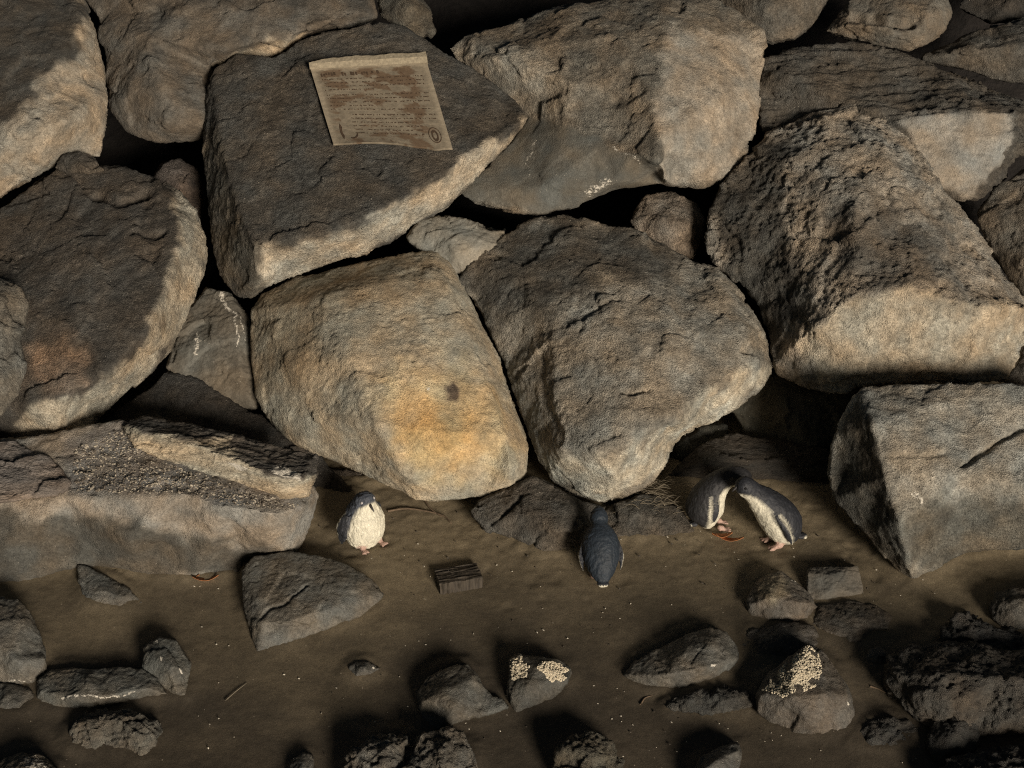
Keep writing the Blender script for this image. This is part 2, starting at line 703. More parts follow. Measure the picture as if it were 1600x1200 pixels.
# ================================================================== BOULDERS OF THE BREAKWATER
exec_rocks = True
rock('r1', 'boulder', 'tan boulder with dark flaking top at the upper left corner',
     [(-110, -90), (40, -80), (105, -30), (132, 5), (150, 45), (160, 95), (171, 150), (166, 195), (156, 245, -.02), (122, 240), (92, 256), (42, 284), (0, 312), (-90, 340), (-150, 180)],
     ridges=[[(-140, 160, .25), (0, 190, .36), (55, 135, .36), (95, 85, .30), (125, 40, .2)], [(40, 210, .38), (100, 190, .34), (150, 150, .14)]],
     pts=[(60, 250, .2), (-40, 290, .2)], d=0.02, thick=0.8, color=(0.27, 0.222, 0.155), mat='tan', soft=6,  # top-row stone colours lowered to stand for light fading upward
     paint=[([(-150, -100), (105, -40), (140, 20), (110, 90), (60, 135), (30, 185), (-150, 200)], DK, 14)])  # dark top tone also carries the shade of grazing light
rock('r2', 'boulder', 'broad brown boulder above and behind the plaque rock',
     [(60, -140), (350, -150), (560, -110), (585, -10), (593, 28), (552, 42), (480, 54), (455, 74, .02), (425, 92, .02), (375, 88), (332, 108), (322, 215), (300, 223), (248, 221), (200, 207), (172, 172), (165, 100), (152, 30), (110, -40)],
     ridges=[[(165, 100), (200, 140, .2), (260, 190, .24), (318, 190, .16)], [(350, 80, .22), (450, 55, .22), (560, 20, .16)]],
     pts=[(300, 0, .24), (450, -60, .18), (230, 60, .26), (250, 130, .28)], d=-0.06, thick=0.9, color=(0.155, 0.130, 0.098), soft=6, mat='tan',
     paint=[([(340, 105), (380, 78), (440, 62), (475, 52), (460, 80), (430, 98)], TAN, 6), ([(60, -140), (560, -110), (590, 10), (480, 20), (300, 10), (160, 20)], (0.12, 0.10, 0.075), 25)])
rock('r3', 'plaque_boulder', 'large angular boulder carrying the rusty metal plaque',
     [(333, 106), (370, 86), (430, 92), (462, 66), (500, 52), (550, 46), (590, 34), (626, 37), (666, 60), (702, 86), (738, 106), (772, 131), (803, 157), (826, 182, .12), (815, 202, .06), (780, 242, .06), (740, 286, .05), (700, 325, .04), (650, 350, .04), (610, 380, .04), (565, 397, .05), (520, 411, .05), (460, 430, .06), (412, 450, .08), (394, 468, .05), (370, 465), (345, 430), (335, 400), (325, 330), (318, 225), (322, 150)],
     ridges=[[(333, 106), (340, 190, .16), (352, 260, .26), (378, 340, .36), (396, 384, .44), (402, 430, .30), (394, 468)],
             [(396, 384, .44), (500, 366, .46), (560, 346, .45), (640, 302, .40), (700, 264, .34), (765, 222, .24), (826, 182)]],
     pts=[(500, 200, .26), (650, 180, .24), (520, 300, .40), (420, 200, .23)], d=0.06, thick=0.8, color=(0.115, 0.102, 0.082), soft=3,
     amp=(0.014, 0.005, 0.005),
     paint=[([(396, 392), (500, 374), (560, 354), (640, 310), (700, 272), (770, 228), (826, 186), (815, 206), (740, 290), (650, 354), (560, 402), (460, 434), (405, 455)], (0.40, 0.34, 0.24), 9),  # pale strip: lighter stone, with the glow of low light painted in
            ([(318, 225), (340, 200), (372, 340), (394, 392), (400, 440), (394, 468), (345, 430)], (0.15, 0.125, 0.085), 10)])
rock('r4', 'boulder', 'small dark rock wedged in the gap above the plaque rock',
     [(590, -30), (620, -60), (650, -10), (672, 22), (677, 50), (660, 62), (625, 42), (596, 26)],
     pts=[(640, 10, .12)], d=-0.12, thick=0.5, color=(0.12, 0.105, 0.075), vox=0.01)
rock('r5', 'boulder', 'big boulder with a bright tan right side, right of the plaque rock',
     [(702, 76), (726, 56), (790, 42), (830, 22), (872, 9), (935, 2), (1000, -14), (1060, -16), (1110, -6), (1152, 14), (1194, 48), (1198, 80), (1190, 115), (1186, 180), (1170, 240), (1140, 276), (1100, 293), (1062, 292), (1036, 287), (960, 297), (900, 325, -.02), (850, 336, -.02), (790, 332), (742, 317), (716, 300), (760, 260), (802, 218), (826, 184), (808, 163), (770, 131), (722, 100)],
     ridges=[[(1040, 10, .18), (1044, 60, .30), (1034, 110, .36), (1018, 160, .38), (1030, 215, .38), (1036, 287)],
             [(826, 184), (880, 200, .18), (935, 228, .24), (990, 246, .30), (1030, 250, .36)],
             [(770, 90, .2), (900, 60, .26), (1000, 50, .28)], [(720, 296, .0), (850, 292, .12), (960, 284, .16), (1036, 280, .2)]],
     pts=[(940, 170, .24), (890, 130, .30), (980, 120, .34), (1110, 160, .28), (960, 205, .25)], d=0.0, thick=0.8, color=(0.17, 0.14, 0.098), soft=4,
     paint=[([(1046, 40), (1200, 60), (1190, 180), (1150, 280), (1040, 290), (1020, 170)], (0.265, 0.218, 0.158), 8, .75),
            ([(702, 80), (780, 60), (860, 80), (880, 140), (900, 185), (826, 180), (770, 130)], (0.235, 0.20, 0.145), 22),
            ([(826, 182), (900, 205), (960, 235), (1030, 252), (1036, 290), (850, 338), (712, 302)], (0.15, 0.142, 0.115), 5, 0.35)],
     white=[([(838, 215), (829, 240), (826, 270)], 9, .52), ([(925, 305), (950, 284)], 18, .6), ([(960, 232), (1000, 255)], 9, .58)], grooves=[([(980, 105), (1000, 140), (960, 160)], 12, .02)])
rock('r6', 'boulder', 'grey brown boulder cut by the top edge, behind the tan-sided boulder',
     [(1090, -60), (1300, -60), (1296, 0), (1270, 40), (1240, 60), (1205, 66), (1170, 55), (1120, 10)],
     pts=[(1200, 10, .2)], d=-0.10, thick=0.6, color=(0.145, 0.125, 0.095), vox=0.011)
rock('r7', 'boulder', 'small tan boulder with a slot across it at the top right',
     [(1292, 48), (1312, 18), (1335, -12), (1400, -40), (1470, -20), (1485, 20), (1476, 48), (1450, 68), (1420, 78), (1370, 71), (1320, 60)],
     ridges=[[(1320, 40, .12), (1380, 44, .18), (1440, 48, .16)]], pts=[(1400, 0, .14), (1450, 20, .2)], d=-0.08, thick=0.5, color=(0.165, 0.135, 0.095), vox=0.009,
     grooves=[([(1332, 26), (1370, 32), (1424, 43)], 8, .05)], mat='tan')
rock('r8', 'boulder', 'dark grey wedge boulder at the right edge under the top right corner',
     [(1440, 92), (1500, 58), (1562, 38), (1600, 28), (1700, 20), (1710, 120), (1600, 130), (1548, 124), (1490, 106)],
     ridges=[[(1455, 90, .05), (1560, 70, .16), (1690, 60, .18)]], d=-0.10, thick=0.5, color=(0.13, 0.112, 0.085), vox=0.011)
rock('r8b', 'boulder', 'very dark boulder in the top right corner',
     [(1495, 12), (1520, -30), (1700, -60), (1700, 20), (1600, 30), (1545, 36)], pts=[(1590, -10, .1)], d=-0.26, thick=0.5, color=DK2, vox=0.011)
rock('r9', 'boulder', 'layered slab boulder with a smooth pale broken face at the right',
     [(1186, 100), (1232, 80), (1300, 71), (1335, 70), (1400, 81), (1470, 106), (1550, 141), (1600, 158), (1650, 180), (1640, 225), (1600, 238), (1576, 256), (1570, 282), (1525, 310), (1500, 314), (1400, 300), (1250, 260), (1188, 200), (1183, 140)],
     ridges=[[(1230, 120, .10), (1320, 160, .14), (1410, 186, .18), (1460, 176, .24), (1530, 176, .27), (1598, 180, .24), (1650, 180)],
             [(1598, 180, .24), (1585, 215, .22), (1560, 250, .16), (1540, 290, .08)]],
     pts=[(1470, 250, .12), (1500, 220, .2), (1260, 180, .02)], d=-0.05, thick=0.7, color=(0.115, 0.10, 0.078), mat='basalt', soft=3, layer=(0.35, 1.0, 2.4),
     amp=(0.02, 0.018, 0.006),
     paint=[([(1408, 184), (1460, 176), (1592, 178), (1586, 220), (1560, 262), (1500, 320), (1450, 280)], (0.25, 0.23, 0.195), 7, 0.5)])
rock('r10', 'boulder', 'huge pitted boulder with a bright tan lower face on the right',
     [(1104, 332), (1130, 285), (1170, 240), (1200, 206), (1242, 185), (1290, 168), (1338, 165), (1376, 176), (1412, 202), (1442, 238), (1480, 300), (1512, 342), (1546, 392), (1572, 432), (1604, 472), (1604, 520, .02), (1592, 560, .04), (1572, 598, .06), (1500, 600, .1), (1420, 600, .1), (1342, 603, .1), (1322, 615, .08), (1270, 606, .06), (1216, 590), (1208, 570), (1205, 520, -.02), (1190, 480, 0), (1150, 440, 0), (1112, 410, 0), (1100, 370, 0)],
     ridges=[[(1280, 185, .10), (1248, 250, .18), (1232, 340, .22), (1262, 430, .30), (1250, 500, .26), (1212, 566, .06)],
             [(1212, 566, .06), (1275, 510, .36), (1332, 462, .48), (1420, 446, .52), (1500, 468, .46), (1560, 480, .34), (1604, 478, .18)]],
     pts=[(1340, 300, .38), (1430, 330, .34), (1380, 240, .28), (1470, 400, .36), (1180, 330, .12), (1190, 420, .12), (1420, 540, .34), (1330, 560, .28), (1520, 550, .26)],
     d=0.04, thick=0.9, color=(0.25, 0.215, 0.165), soft=4, amp=(0.026, 0.010, 0.006), pitted=0.013,
     paint=[([(1100, 300), (1240, 200), (1225, 340), (1250, 440), (1235, 510), (1208, 560), (1130, 420)], (0.11, 0.095, 0.072), 14),  # left facet painted dark as the side turned from the light
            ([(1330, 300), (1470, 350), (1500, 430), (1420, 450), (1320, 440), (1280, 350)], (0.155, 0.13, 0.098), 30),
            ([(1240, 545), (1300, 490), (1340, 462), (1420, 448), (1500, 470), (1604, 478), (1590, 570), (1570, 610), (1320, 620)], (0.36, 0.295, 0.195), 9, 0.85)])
rock('r11', 'boulder', 'brown boulder cut by the right edge beside the huge pitted boulder',
     [(1524, 332), (1556, 292), (1600, 264), (1700, 260), (1720, 480), (1650, 500), (1605, 470), (1572, 428), (1544, 386)],
     pts=[(1610, 350, .16), (1600, 410, .14)], d=-0.06, thick=0.6, color=(0.17, 0.14, 0.10), vox=0.011)
rock('r11b', 'boulder', 'dark rock at the right edge between pitted boulder and cracked block',
     [(1568, 600), (1585, 570), (1600, 540), (1690, 530), (1700, 625), (1600, 612)], pts=[(1620, 580, .06)], d=-0.06, thick=0.5, color=(0.12, 0.10, 0.078), vox=0.011)
rock('r12', 'boulder', 'small brown rock in the gap left of the huge pitted boulder',
     [(988, 345), (1008, 308), (1050, 297), (1086, 318), (1101, 345), (1097, 380), (1085, 410), (1050, 400), (1000, 370)],
     ridges=[[(1060, 305, .05), (1078, 350, .12), (1082, 400, .04)]], pts=[(1030, 345, .1)], d=-0.16, thick=0.5, color=(0.19, 0.145, 0.10), vox=0.009)
rock('r13', 'boulder', 'large dark rounded boulder with a bright lower right rim on the left',
     [(-60, 380), (0, 332), (42, 294), (92, 262), (142, 258), (192, 263), (242, 276), (286, 302), (311, 332), (326, 372), (321, 420), (306, 455), (286, 500), (266, 545), (240, 580), (200, 612), (152, 650), (127, 690, .04), (92, 712, .06), (42, 702, .06), (8, 690, .05), (-60, 680), (-120, 560)],
     ridges=[[(255, 290, .12), (280, 350, .22), (274, 400, .28), (258, 455, .32), (226, 520, .38), (170, 580, .40), (110, 612, .42), (40, 628, .40), (-60, 640, .3)]],
     pts=[(150, 400, .30), (80, 350, .18), (100, 500, .38), (0, 480, .30), (220, 350, .22), (90, 670, .26)], d=0.06, thick=0.85, color=(0.105, 0.088, 0.068), soft=5,
     paint=[([(276, 300), (330, 360), (320, 430), (270, 545), (205, 610), (120, 700), (90, 715), (20, 700), (30, 650), (150, 605), (225, 540), (256, 470), (276, 400)], (0.34, 0.28, 0.185), 9),  # painted lit rim against the dark upper face
            ([(30, 540), (110, 520), (150, 560), (120, 600), (50, 610)], (0.20, 0.125, 0.07), 22)],
     grooves=[([(150, 305), (185, 318), (225, 308)], 9, .035), ([(205, 365), (240, 368), (258, 360)], 6, .025)])
rock('r13p', 'flat_stone', 'thin dark flat stone on top of the rounded left boulder',
     [(86, 262), (98, 246), (128, 240), (152, 250), (162, 266), (140, 274), (104, 272)], pts=[(125, 256, .06)], d=0.10, thick=0.25, color=(0.10, 0.085, 0.065), vox=0.007)
rock('r14', 'boulder', 'grey rock with a scalloped edge cut by the left edge',
     [(-70, 440), (0, 436), (24, 444), (44, 472), (40, 510), (33, 530), (40, 575), (30, 620), (5, 655), (-70, 660)],
     ridges=[[(-60, 520, .1), (0, 510, .12), (33, 520, .08)]], pts=[(0, 470, .1), (0, 590, .12)], d=0.44, thick=0.45, color=(0.16, 0.145, 0.115), vox=0.009, soft=3)
rock('r15', 'boulder', 'small dim rock deep in the gap left of the plaque rock',
     [(240, 280), (255, 255), (280, 248), (306, 262), (318, 300), (312, 345), (270, 320)], pts=[(285, 285, .08)], d=-0.2, thick=0.5, color=(0.14, 0.10, 0.075), vox=0.01)
rock('r16', 'boulder', 'smooth dark wedge rock streaked white, between left boulder and ochre boulder',
     [(258, 575), (285, 500), (320, 447), (358, 462), (386, 490), (400, 520), (402, 640), (360, 640), (300, 610)],
     ridges=[[(320, 447), (372, 500, .10), (376, 600, .08), (370, 640, .0)]], pts=[(310, 540, .06), (335, 560, .08)], d=-0.06, thick=0.5, color=(0.155, 0.135, 0.10), mat='smooth', vox=0.009,
     white=[([(345, 458), (370, 490)], 8, .7), ([(370, 490), (368, 540)], 5, .66), ([(310, 520), (308, 555)], 9, .62), ([(378, 500), (380, 530)], 4, .62)])
rock('r17', 'flat_stone', 'grey shield shaped stone lodged above the ochre boulder',
     [(638, 372), (655, 345), (682, 338), (722, 346), (765, 361), (790, 358), (786, 386), (770, 406), (726, 434), (700, 420), (672, 398)],
     ridges=[[(655, 345), (690, 362, .06), (712, 395, .09), (726, 434)], [(690, 362, .06), (765, 361)]], pts=[(750, 385, .07)], d=0.02, thick=0.35, color=(0.21, 0.195, 0.155), mat='smooth', vox=0.008, soft=2)
rock('r18', 'boulder', 'ochre stained tan boulder in the middle above the white breasted penguin',
     [(390, 485), (408, 458), (460, 432), (520, 420), (582, 406), (640, 396), (680, 393), (702, 412), (716, 436), (740, 476), (756, 512), (780, 560), (800, 620, .02), (816, 662, .04), (829, 706, .06), (826, 746, .07), (800, 770, .07), (750, 780, .07), (690, 784, .07), (650, 781, .07), (628, 768, .05), (580, 750, .02), (520, 720), (460, 695, -.03), (420, 660, -.04), (400, 620, -.04), (393, 560, -.02)],
     ridges=[[(420, 480, .14), (500, 465, .26), (600, 440, .25), (690, 425, .16)], [(500, 465, .26), (545, 560, .40), (585, 660, .44), (630, 740, .28)],
             [(700, 440, .18), (745, 560, .26), (790, 680, .28), (800, 740, .22)]],
     pts=[(640, 560, .42), (690, 680, .40), (450, 570, .22), (500, 660, .22)], d=0.05, thick=0.8, color=(0.325, 0.287, 0.218), mat='tan', soft=4, amp=(0.018, 0.003, 0.004), pitted=0.006, sat=0.88, chip=0.6,
     paint=[([(395, 470), (500, 430), (680, 395), (710, 430), (640, 455), (520, 490), (480, 600), (400, 620)], (0.23, 0.185, 0.125), 35),  # shade painted over the top and left of the boulder
            ([(590, 600), (690, 560), (780, 610), (815, 690), (770, 740), (650, 745), (610, 670)], (0.43, 0.335, 0.19), 34),
            ([(640, 640), (740, 650), (770, 700), (690, 720), (630, 700)], (0.48, 0.31, 0.12), 30),
            ([(696, 600), (708, 592), (716, 606), (712, 626), (702, 626)], (0.14, 0.10, 0.07), 4)],
     white=[([(672, 606), (674, 610)], 8, .75)])
rock('r19', 'boulder', 'large grey boulder with a pale lower edge above the black backed penguin',
     [(716, 438), (745, 400), (790, 365), (832, 345), (880, 335), (932, 345), (984, 356), (1042, 382), (1082, 408), (1122, 416), (1152, 450), (1182, 492), (1201, 530), (1208, 575), (1192, 604), (1150, 640), (1105, 664), (1070, 680), (1052, 696), (1046, 724), (1020, 756), (982, 775), (940, 786), (900, 775), (862, 750), (842, 720), (832, 690), (812, 640), (790, 570), (762, 510), (740, 470)],
     ridges=[[(1208, 575), (1175, 572, .22), (1110, 610, .34), (1040, 652, .42), (985, 690, .44), (930, 705, .44), (880, 700, .34), (842, 690, .12)],
             [(1130, 450, .16), (1165, 510, .22), (1180, 560, .22)]],
     pts=[(960, 520, .38), (860, 500, .26), (1060, 520, .36), (900, 400, .16), (1000, 420, .20), (870, 620, .34), (1000, 610, .44), (960, 750, .26), (1060, 670, .30)],
     d=0.05, thick=0.8, color=(0.225, 0.20, 0.155), soft=4, amp=(0.022, 0.0055, 0.005),
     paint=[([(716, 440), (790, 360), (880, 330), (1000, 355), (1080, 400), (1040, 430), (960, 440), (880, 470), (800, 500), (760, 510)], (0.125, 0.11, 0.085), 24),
            ([(1210, 560), (1180, 575), (1110, 615), (1040, 660), (985, 700), (920, 715), (850, 705), (850, 740), (940, 790), (1050, 730), (1110, 668), (1200, 600)], (0.42, 0.385, 0.29), 9),  # this pale edge and the dark top paint in light from below
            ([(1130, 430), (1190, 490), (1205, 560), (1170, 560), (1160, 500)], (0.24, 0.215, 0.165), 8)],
     grooves=[([(905, 520), (920, 490), (965, 465)], 5, .014), ([(845, 560), (850, 620), (880, 690)], 8, .014), ([(975, 614), (1015, 610)], 5, .02)])
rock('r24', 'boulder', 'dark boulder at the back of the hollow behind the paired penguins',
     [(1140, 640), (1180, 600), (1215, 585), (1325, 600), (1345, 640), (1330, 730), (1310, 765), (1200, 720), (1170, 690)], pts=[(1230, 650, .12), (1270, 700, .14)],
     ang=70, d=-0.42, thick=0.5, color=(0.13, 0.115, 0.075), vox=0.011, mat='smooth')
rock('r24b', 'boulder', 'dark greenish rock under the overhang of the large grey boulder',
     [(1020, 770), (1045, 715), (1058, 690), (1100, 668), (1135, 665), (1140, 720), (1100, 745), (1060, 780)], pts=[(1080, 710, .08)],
     ang=60, d=-0.30, thick=0.4, color=(0.055, 0.056, 0.042), vox=0.01)  # tone darkened to put the overhang's shade into the colour
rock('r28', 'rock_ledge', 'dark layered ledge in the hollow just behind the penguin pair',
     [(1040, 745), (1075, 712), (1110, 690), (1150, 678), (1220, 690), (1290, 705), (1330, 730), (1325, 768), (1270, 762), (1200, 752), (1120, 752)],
     ridges=[[(1060, 735, .03), (1130, 715, .08), (1220, 720, .08), (1310, 742, .05)]], ang=42, base=(1200, 756), thick=0.5, color=(0.06, 0.05, 0.038), mat='layered', vox=0.009, layer=(0.5, 1, 2.4))  # ledge coloured very dark to stand in for shade in the hollow
rock('r25', 'stone_block', 'big squared grey block with a crack on the right of the penguins',
     [(1294, 742), (1302, 680), (1330, 622), (1346, 604), (1420, 601), (1500, 600), (1572, 600), (1680, 600), (1720, 860), (1590, 858), (1512, 862), (1462, 890), (1426, 906), (1400, 890), (1352, 832), (1302, 782)],
     ridges=[[(1346, 604), (1362, 660, .24), (1384, 745, .30), (1402, 815, .32), (1424, 900, .10)], [(1358, 636, .14), (1500, 622, .07), (1690, 620, .06)]],
     pts=[(1500, 740, .26), (1600, 760, .22), (1320, 740, .0)], ang=62, base=(1426, 904), d=0.02, thick=0.9, color=(0.255, 0.235, 0.19), mat='basalt', soft=3, amp=(0.012, 0.006, 0.004),
     grooves=[([(1505, 726), (1550, 700), (1602, 668)], 6, .03), ([(1385, 714), (1480, 710)], 4, .012)], white=[([(1430, 770), (1442, 785)], 9, .7), ([(1464, 634), (1474, 640)], 6, .7)],
     paint=[([(1380, 800), (1500, 770), (1720, 790), (1720, 870), (1430, 910)], (0.15, 0.135, 0.10), 30), ([(1294, 742), (1340, 610), (1365, 690), (1385, 760), (1420, 900), (1300, 790)], (0.13, 0.115, 0.085), 8)])  # left face painted dark for its shaded side
rock('r20', 'stone_slab', 'long low slab with a gritty top at the left below the rounded boulder',
     [(-80, 690, .18), (60, 680, .18), (185, 655, .16), (330, 690, .18), (440, 730, .2), (490, 758, .16), (497, 772, .1), (488, 810), (474, 845), (458, 868), (384, 870), (372, 896), (300, 905), (232, 896), (160, 884), (100, 888), (30, 910), (-80, 925)],
     ridges=[[(-80, 792, .30), (100, 776, .34), (215, 776, .38), (290, 772, .40), (350, 790, .42), (440, 803, .40), (480, 790, .26), (497, 772, .1)]],
     pts=[(200, 720, .25), (330, 740, .29), (60, 730, .26), (200, 840, .28), (400, 845, .24), (0, 860, .24)], ang=40, base=(300, 906), d=0.0, thick=0.9, color=(0.25, 0.215, 0.17), soft=3, amp=(0.014, 0.006, 0.003), mat='tan',
     paint=[([(100, 690), (200, 650), (480, 760), (470, 790), (350, 786), (290, 768), (210, 772), (110, 770)], (0.21, 0.185, 0.16), 6),
            ([(-80, 800), (60, 800), (200, 812), (330, 850), (460, 850), (450, 880), (370, 900), (0, 920), (-80, 920)], (0.13, 0.115, 0.088), 14)])  # cast shadow painted along the lower front of the slab
rock('r21', 'flat_stone', 'pinkish flat slab at the left edge lying on the gritty slab',
     [(-60, 700, .24), (20, 690, .23), (70, 712, .25), (100, 738, .29), (110, 758, .32), (88, 776, .35), (20, 786, .36), (-60, 790, .36)], ridges=[[(-60, 780, .38), (20, 776, .38), (80, 766, .37), (104, 756, .35)]], pts=[(40, 735, .33)], ang=40, base=(300, 906), d=0.0, thick=0.18, color=(0.20, 0.155, 0.125), mat='layered', vox=0.008, layer=(0.6, 1, 2))
rock('r22', 'plank_stone', 'long tan splinter of rock with white droppings resting on the slab',
     [(188, 664, .20), (222, 651, .18), (300, 664, .2), (372, 681, .22), (440, 699, .24), (492, 710, .22), (498, 716, .24), (497, 740, .28), (482, 775, .30), (445, 781, .33), (380, 756, .32), (318, 738, .31), (250, 716, .28), (208, 698, .26)],
     ridges=[[(188, 664), (225, 674, .29), (300, 692, .37), (350, 712, .40), (420, 737, .42), (470, 748, .40), (497, 740)]],
     pts=[(300, 676, .27), (430, 715, .31), (440, 765, .38)], ang=40, base=(300, 906), d=0.0, thick=0.22, color=(0.13, 0.108, 0.085), soft=2, vox=0.007, mat='layered', amp=(0.008, 0.010, 0.004), layer=(0.5, 1, 2),
     paint=[([(186, 666), (225, 676), (300, 690), (330, 690), (362, 682), (356, 700), (420, 742), (470, 752), (500, 740), (485, 780), (440, 785), (380, 760), (300, 735), (210, 702)], (0.44, 0.36, 0.23), 4)],
     white=[([(348, 716), (370, 716), (396, 732), (372, 732)], 4, .85), ([(420, 728), (450, 732), (470, 738), (462, 752), (436, 742)], 5, .95)])
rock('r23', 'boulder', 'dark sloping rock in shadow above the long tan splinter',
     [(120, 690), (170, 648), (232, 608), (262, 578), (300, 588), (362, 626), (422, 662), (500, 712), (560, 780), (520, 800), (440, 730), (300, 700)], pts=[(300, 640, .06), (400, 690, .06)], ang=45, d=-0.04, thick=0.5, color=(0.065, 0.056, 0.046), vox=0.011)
rock('r26', 'boulder', 'low dark fissured rock under the ochre and grey boulders',
     [(736, 805), (742, 780), (790, 764), (832, 744), (872, 762), (912, 788), (950, 790), (925, 836), (892, 868), (852, 866), (800, 842), (760, 832)],
     ridges=[[(790, 775, .04), (825, 800, .10), (822, 858, .03)]], pts=[(870, 820, .10), (780, 810, .05), (885, 800, .07)], ang=45, base=(852, 867), thick=0.5, color=(0.115, 0.098, 0.075), vox=0.008, soft=3,
     grooves=[([(770, 820), (792, 795), (815, 772)], 5, .02), ([(848, 830), (824, 862)], 5, .02)])
rock('r26b', 'boulder', 'low brown rock at the foot of the grey boulder beside the dry grass',
     [(930, 800), (985, 776), (1030, 772), (1062, 790), (1085, 830), (1040, 838), (990, 840), (945, 838)], pts=[(1000, 805, .05), (1040, 810, .05)], ang=36, base=(1000, 842), thick=0.4, color=(0.11, 0.092, 0.068), vox=0.008)
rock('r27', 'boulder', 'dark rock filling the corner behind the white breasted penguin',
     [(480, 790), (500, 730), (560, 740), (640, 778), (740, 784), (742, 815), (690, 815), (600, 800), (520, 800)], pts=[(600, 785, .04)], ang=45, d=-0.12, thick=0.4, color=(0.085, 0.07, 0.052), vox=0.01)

# ================================================================== LOOSE ROCKS ON THE SAND
SA = (0.012, 0.0045, 0.003)
WET = (0.105, 0.098, 0.08)
rock('f1', 'beach_rock', 'large flat-topped triangular grey rock on the sand left of the wooden block',
     [(376, 892), (396, 868), (450, 864), (500, 868), (546, 885), (590, 914), (599, 930), (562, 962), (505, 987), (450, 1006), (402, 1019), (392, 992), (380, 940)],
     ridges=[[(376, 892), (398, 930, .05), (408, 972, .08), (402, 1019)], [(408, 972, .08), (450, 972, .10), (520, 950, .10), (599, 926, .03)]],
     pts=[(470, 910, .08), (540, 920, .08)], ang=38, base=(410, 1018), thick=0.4, color=(0.155, 0.145, 0.118), mat='wet', vox=0.007, soft=3, amp=SA,
     grooves=[([(405, 965), (450, 940), (480, 912)], 3.5, .012), ([(440, 974), (480, 978)], 4, .014)])
rock('f2', 'beach_rock', 'low pointed grey rock half buried in front of the long slab',
     [(122, 884), (135, 886), (160, 898), (190, 912), (212, 930), (227, 945), (190, 951), (150, 946), (128, 932)], pts=[(160, 922, .05), (190, 932, .04)], ang=35, base=(160, 950), thick=0.3, color=(0.13, 0.122, 0.10), mat='wet', vox=0.006, amp=SA)
rock('f3', 'beach_rock', 'tall grey rock cut by the left edge in the foreground',
     [(-60, 935), (28, 934), (48, 958), (60, 985), (70, 1015), (74, 1048), (52, 1070), (10, 1068), (-60, 1068)], ridges=[[(-50, 980, .10), (30, 968, .09), (60, 985, .04)], [(20, 1030, .12), (70, 1028, .05)]], pts=[(0, 1010, .12)], ang=52, base=(20, 1070), thick=0.4, color=(0.14, 0.13, 0.105), mat='wet', vox=0.007, amp=SA, white=[([(-20, 1062), (50, 1062)], 5, .55)])
rock('f3b', 'beach_rock', 'low dark rock at the left edge below the tall grey rock',
     [(-60, 1072), (10, 1066), (50, 1078), (58, 1098), (40, 1110), (-10, 1108), (-60, 1106)], pts=[(10, 1086, .04)], ang=30, base=(20, 1110), thick=0.25, color=WET, mat='wet', vox=0.007, amp=SA)
rock('f4', 'beach_rock', 'long grey rock with a white salt line in the left foreground',
     [(56, 1092), (60, 1062), (78, 1046), (110, 1043), (150, 1046), (190, 1042), (222, 1046), (250, 1064), (264, 1086), (230, 1088), (205, 1094), (150, 1108), (85, 1106)],
     ridges=[[(62, 1080, .04), (110, 1090, .08), (160, 1088, .08), (230, 1076, .05)]], pts=[(140, 1062, .08)], ang=48, base=(120, 1108), thick=0.35, color=(0.135, 0.125, 0.098), mat='wet', vox=0.006, amp=SA,
     white=[([(90, 1094), (150, 1090)], 5, .68), ([(150, 1090), (215, 1082)], 6, .66)])
rock('f5', 'beach_rock', 'upright grey rock with white specks leaning on the long left foreground rock',
     [(222, 1046), (224, 1012), (248, 993), (276, 1000), (300, 1034), (298, 1055), (290, 1088), (268, 1086), (246, 1066)], ridges=[[(248, 993), (262, 1040, .08), (276, 1086, .02)]], pts=[(240, 1030, .05), (285, 1045, .05)], ang=55, base=(275, 1088), thick=0.3, color=(0.12, 0.115, 0.092), mat='wet', vox=0.006, amp=SA,
     white=[([(284, 1048), (288, 1056)], 5, .9), ([(245, 1003), (246, 1004)], 5, .9), ([(248, 1030), (250, 1030)], 4, .9)])
rock('f6', 'beach_rock', 'rough lumpy brown rock in the lower left foreground',
     [(106, 1150), (118, 1128), (150, 1116), (175, 1112), (200, 1108), (232, 1122), (250, 1142), (244, 1165), (222, 1182), (190, 1172), (165, 1160), (135, 1172), (112, 1165)], pts=[(150, 1140, .07), (215, 1145, .08)], ridges=[[(125, 1130, .05), (180, 1122, .07), (235, 1130, .05)]], ang=42, base=(190, 1180), thick=0.35, color=(0.15, 0.125, 0.085), mat='weed', vox=0.006, amp=(0.02, 0.02, 0.006))
rock('f7', 'beach_rock', 'rock with pale lichen in the bottom left corner',
     [(-50, 1215), (10, 1182), (35, 1172), (62, 1180), (95, 1210), (105, 1260), (-50, 1290)], pts=[(45, 1200, .08)], ang=45, base=(40, 1280), thick=0.35, color=(0.14, 0.115, 0.075), mat='weed', vox=0.007, white=[([(22, 1180), (60, 1178), (90, 1215), (40, 1230)], 14, .62)])
rock('f8', 'pebble', 'small half buried pebble alone on the sand in front of triangular rock',
     [(544, 1044), (555, 1036), (575, 1035), (594, 1044), (580, 1054), (555, 1056)], pts=[(568, 1044, .05)], hb=.02, ang=36, base=(568, 1056), thick=0.12, color=WET, mat='wet', vox=0.005, amp=(0.006, 0.004, 0.002), white=[([(586, 1042), (588, 1044)], 4, .9)])
rock('f9', 'beach_rock', 'rounded dark rock left of the smaller barnacled rock',
     [(650, 1085), (665, 1062), (700, 1042), (730, 1035), (748, 1052), (758, 1080), (785, 1095), (792, 1105), (750, 1120), (715, 1130), (690, 1142), (662, 1136), (655, 1110)], ridges=[[(662, 1095, .07), (690, 1080, .10), (740, 1060, .06)]], pts=[(710, 1105, .10)], ang=48, base=(690, 1142), thick=0.4, color=(0.11, 0.102, 0.08), mat='wet', vox=0.007, amp=SA)
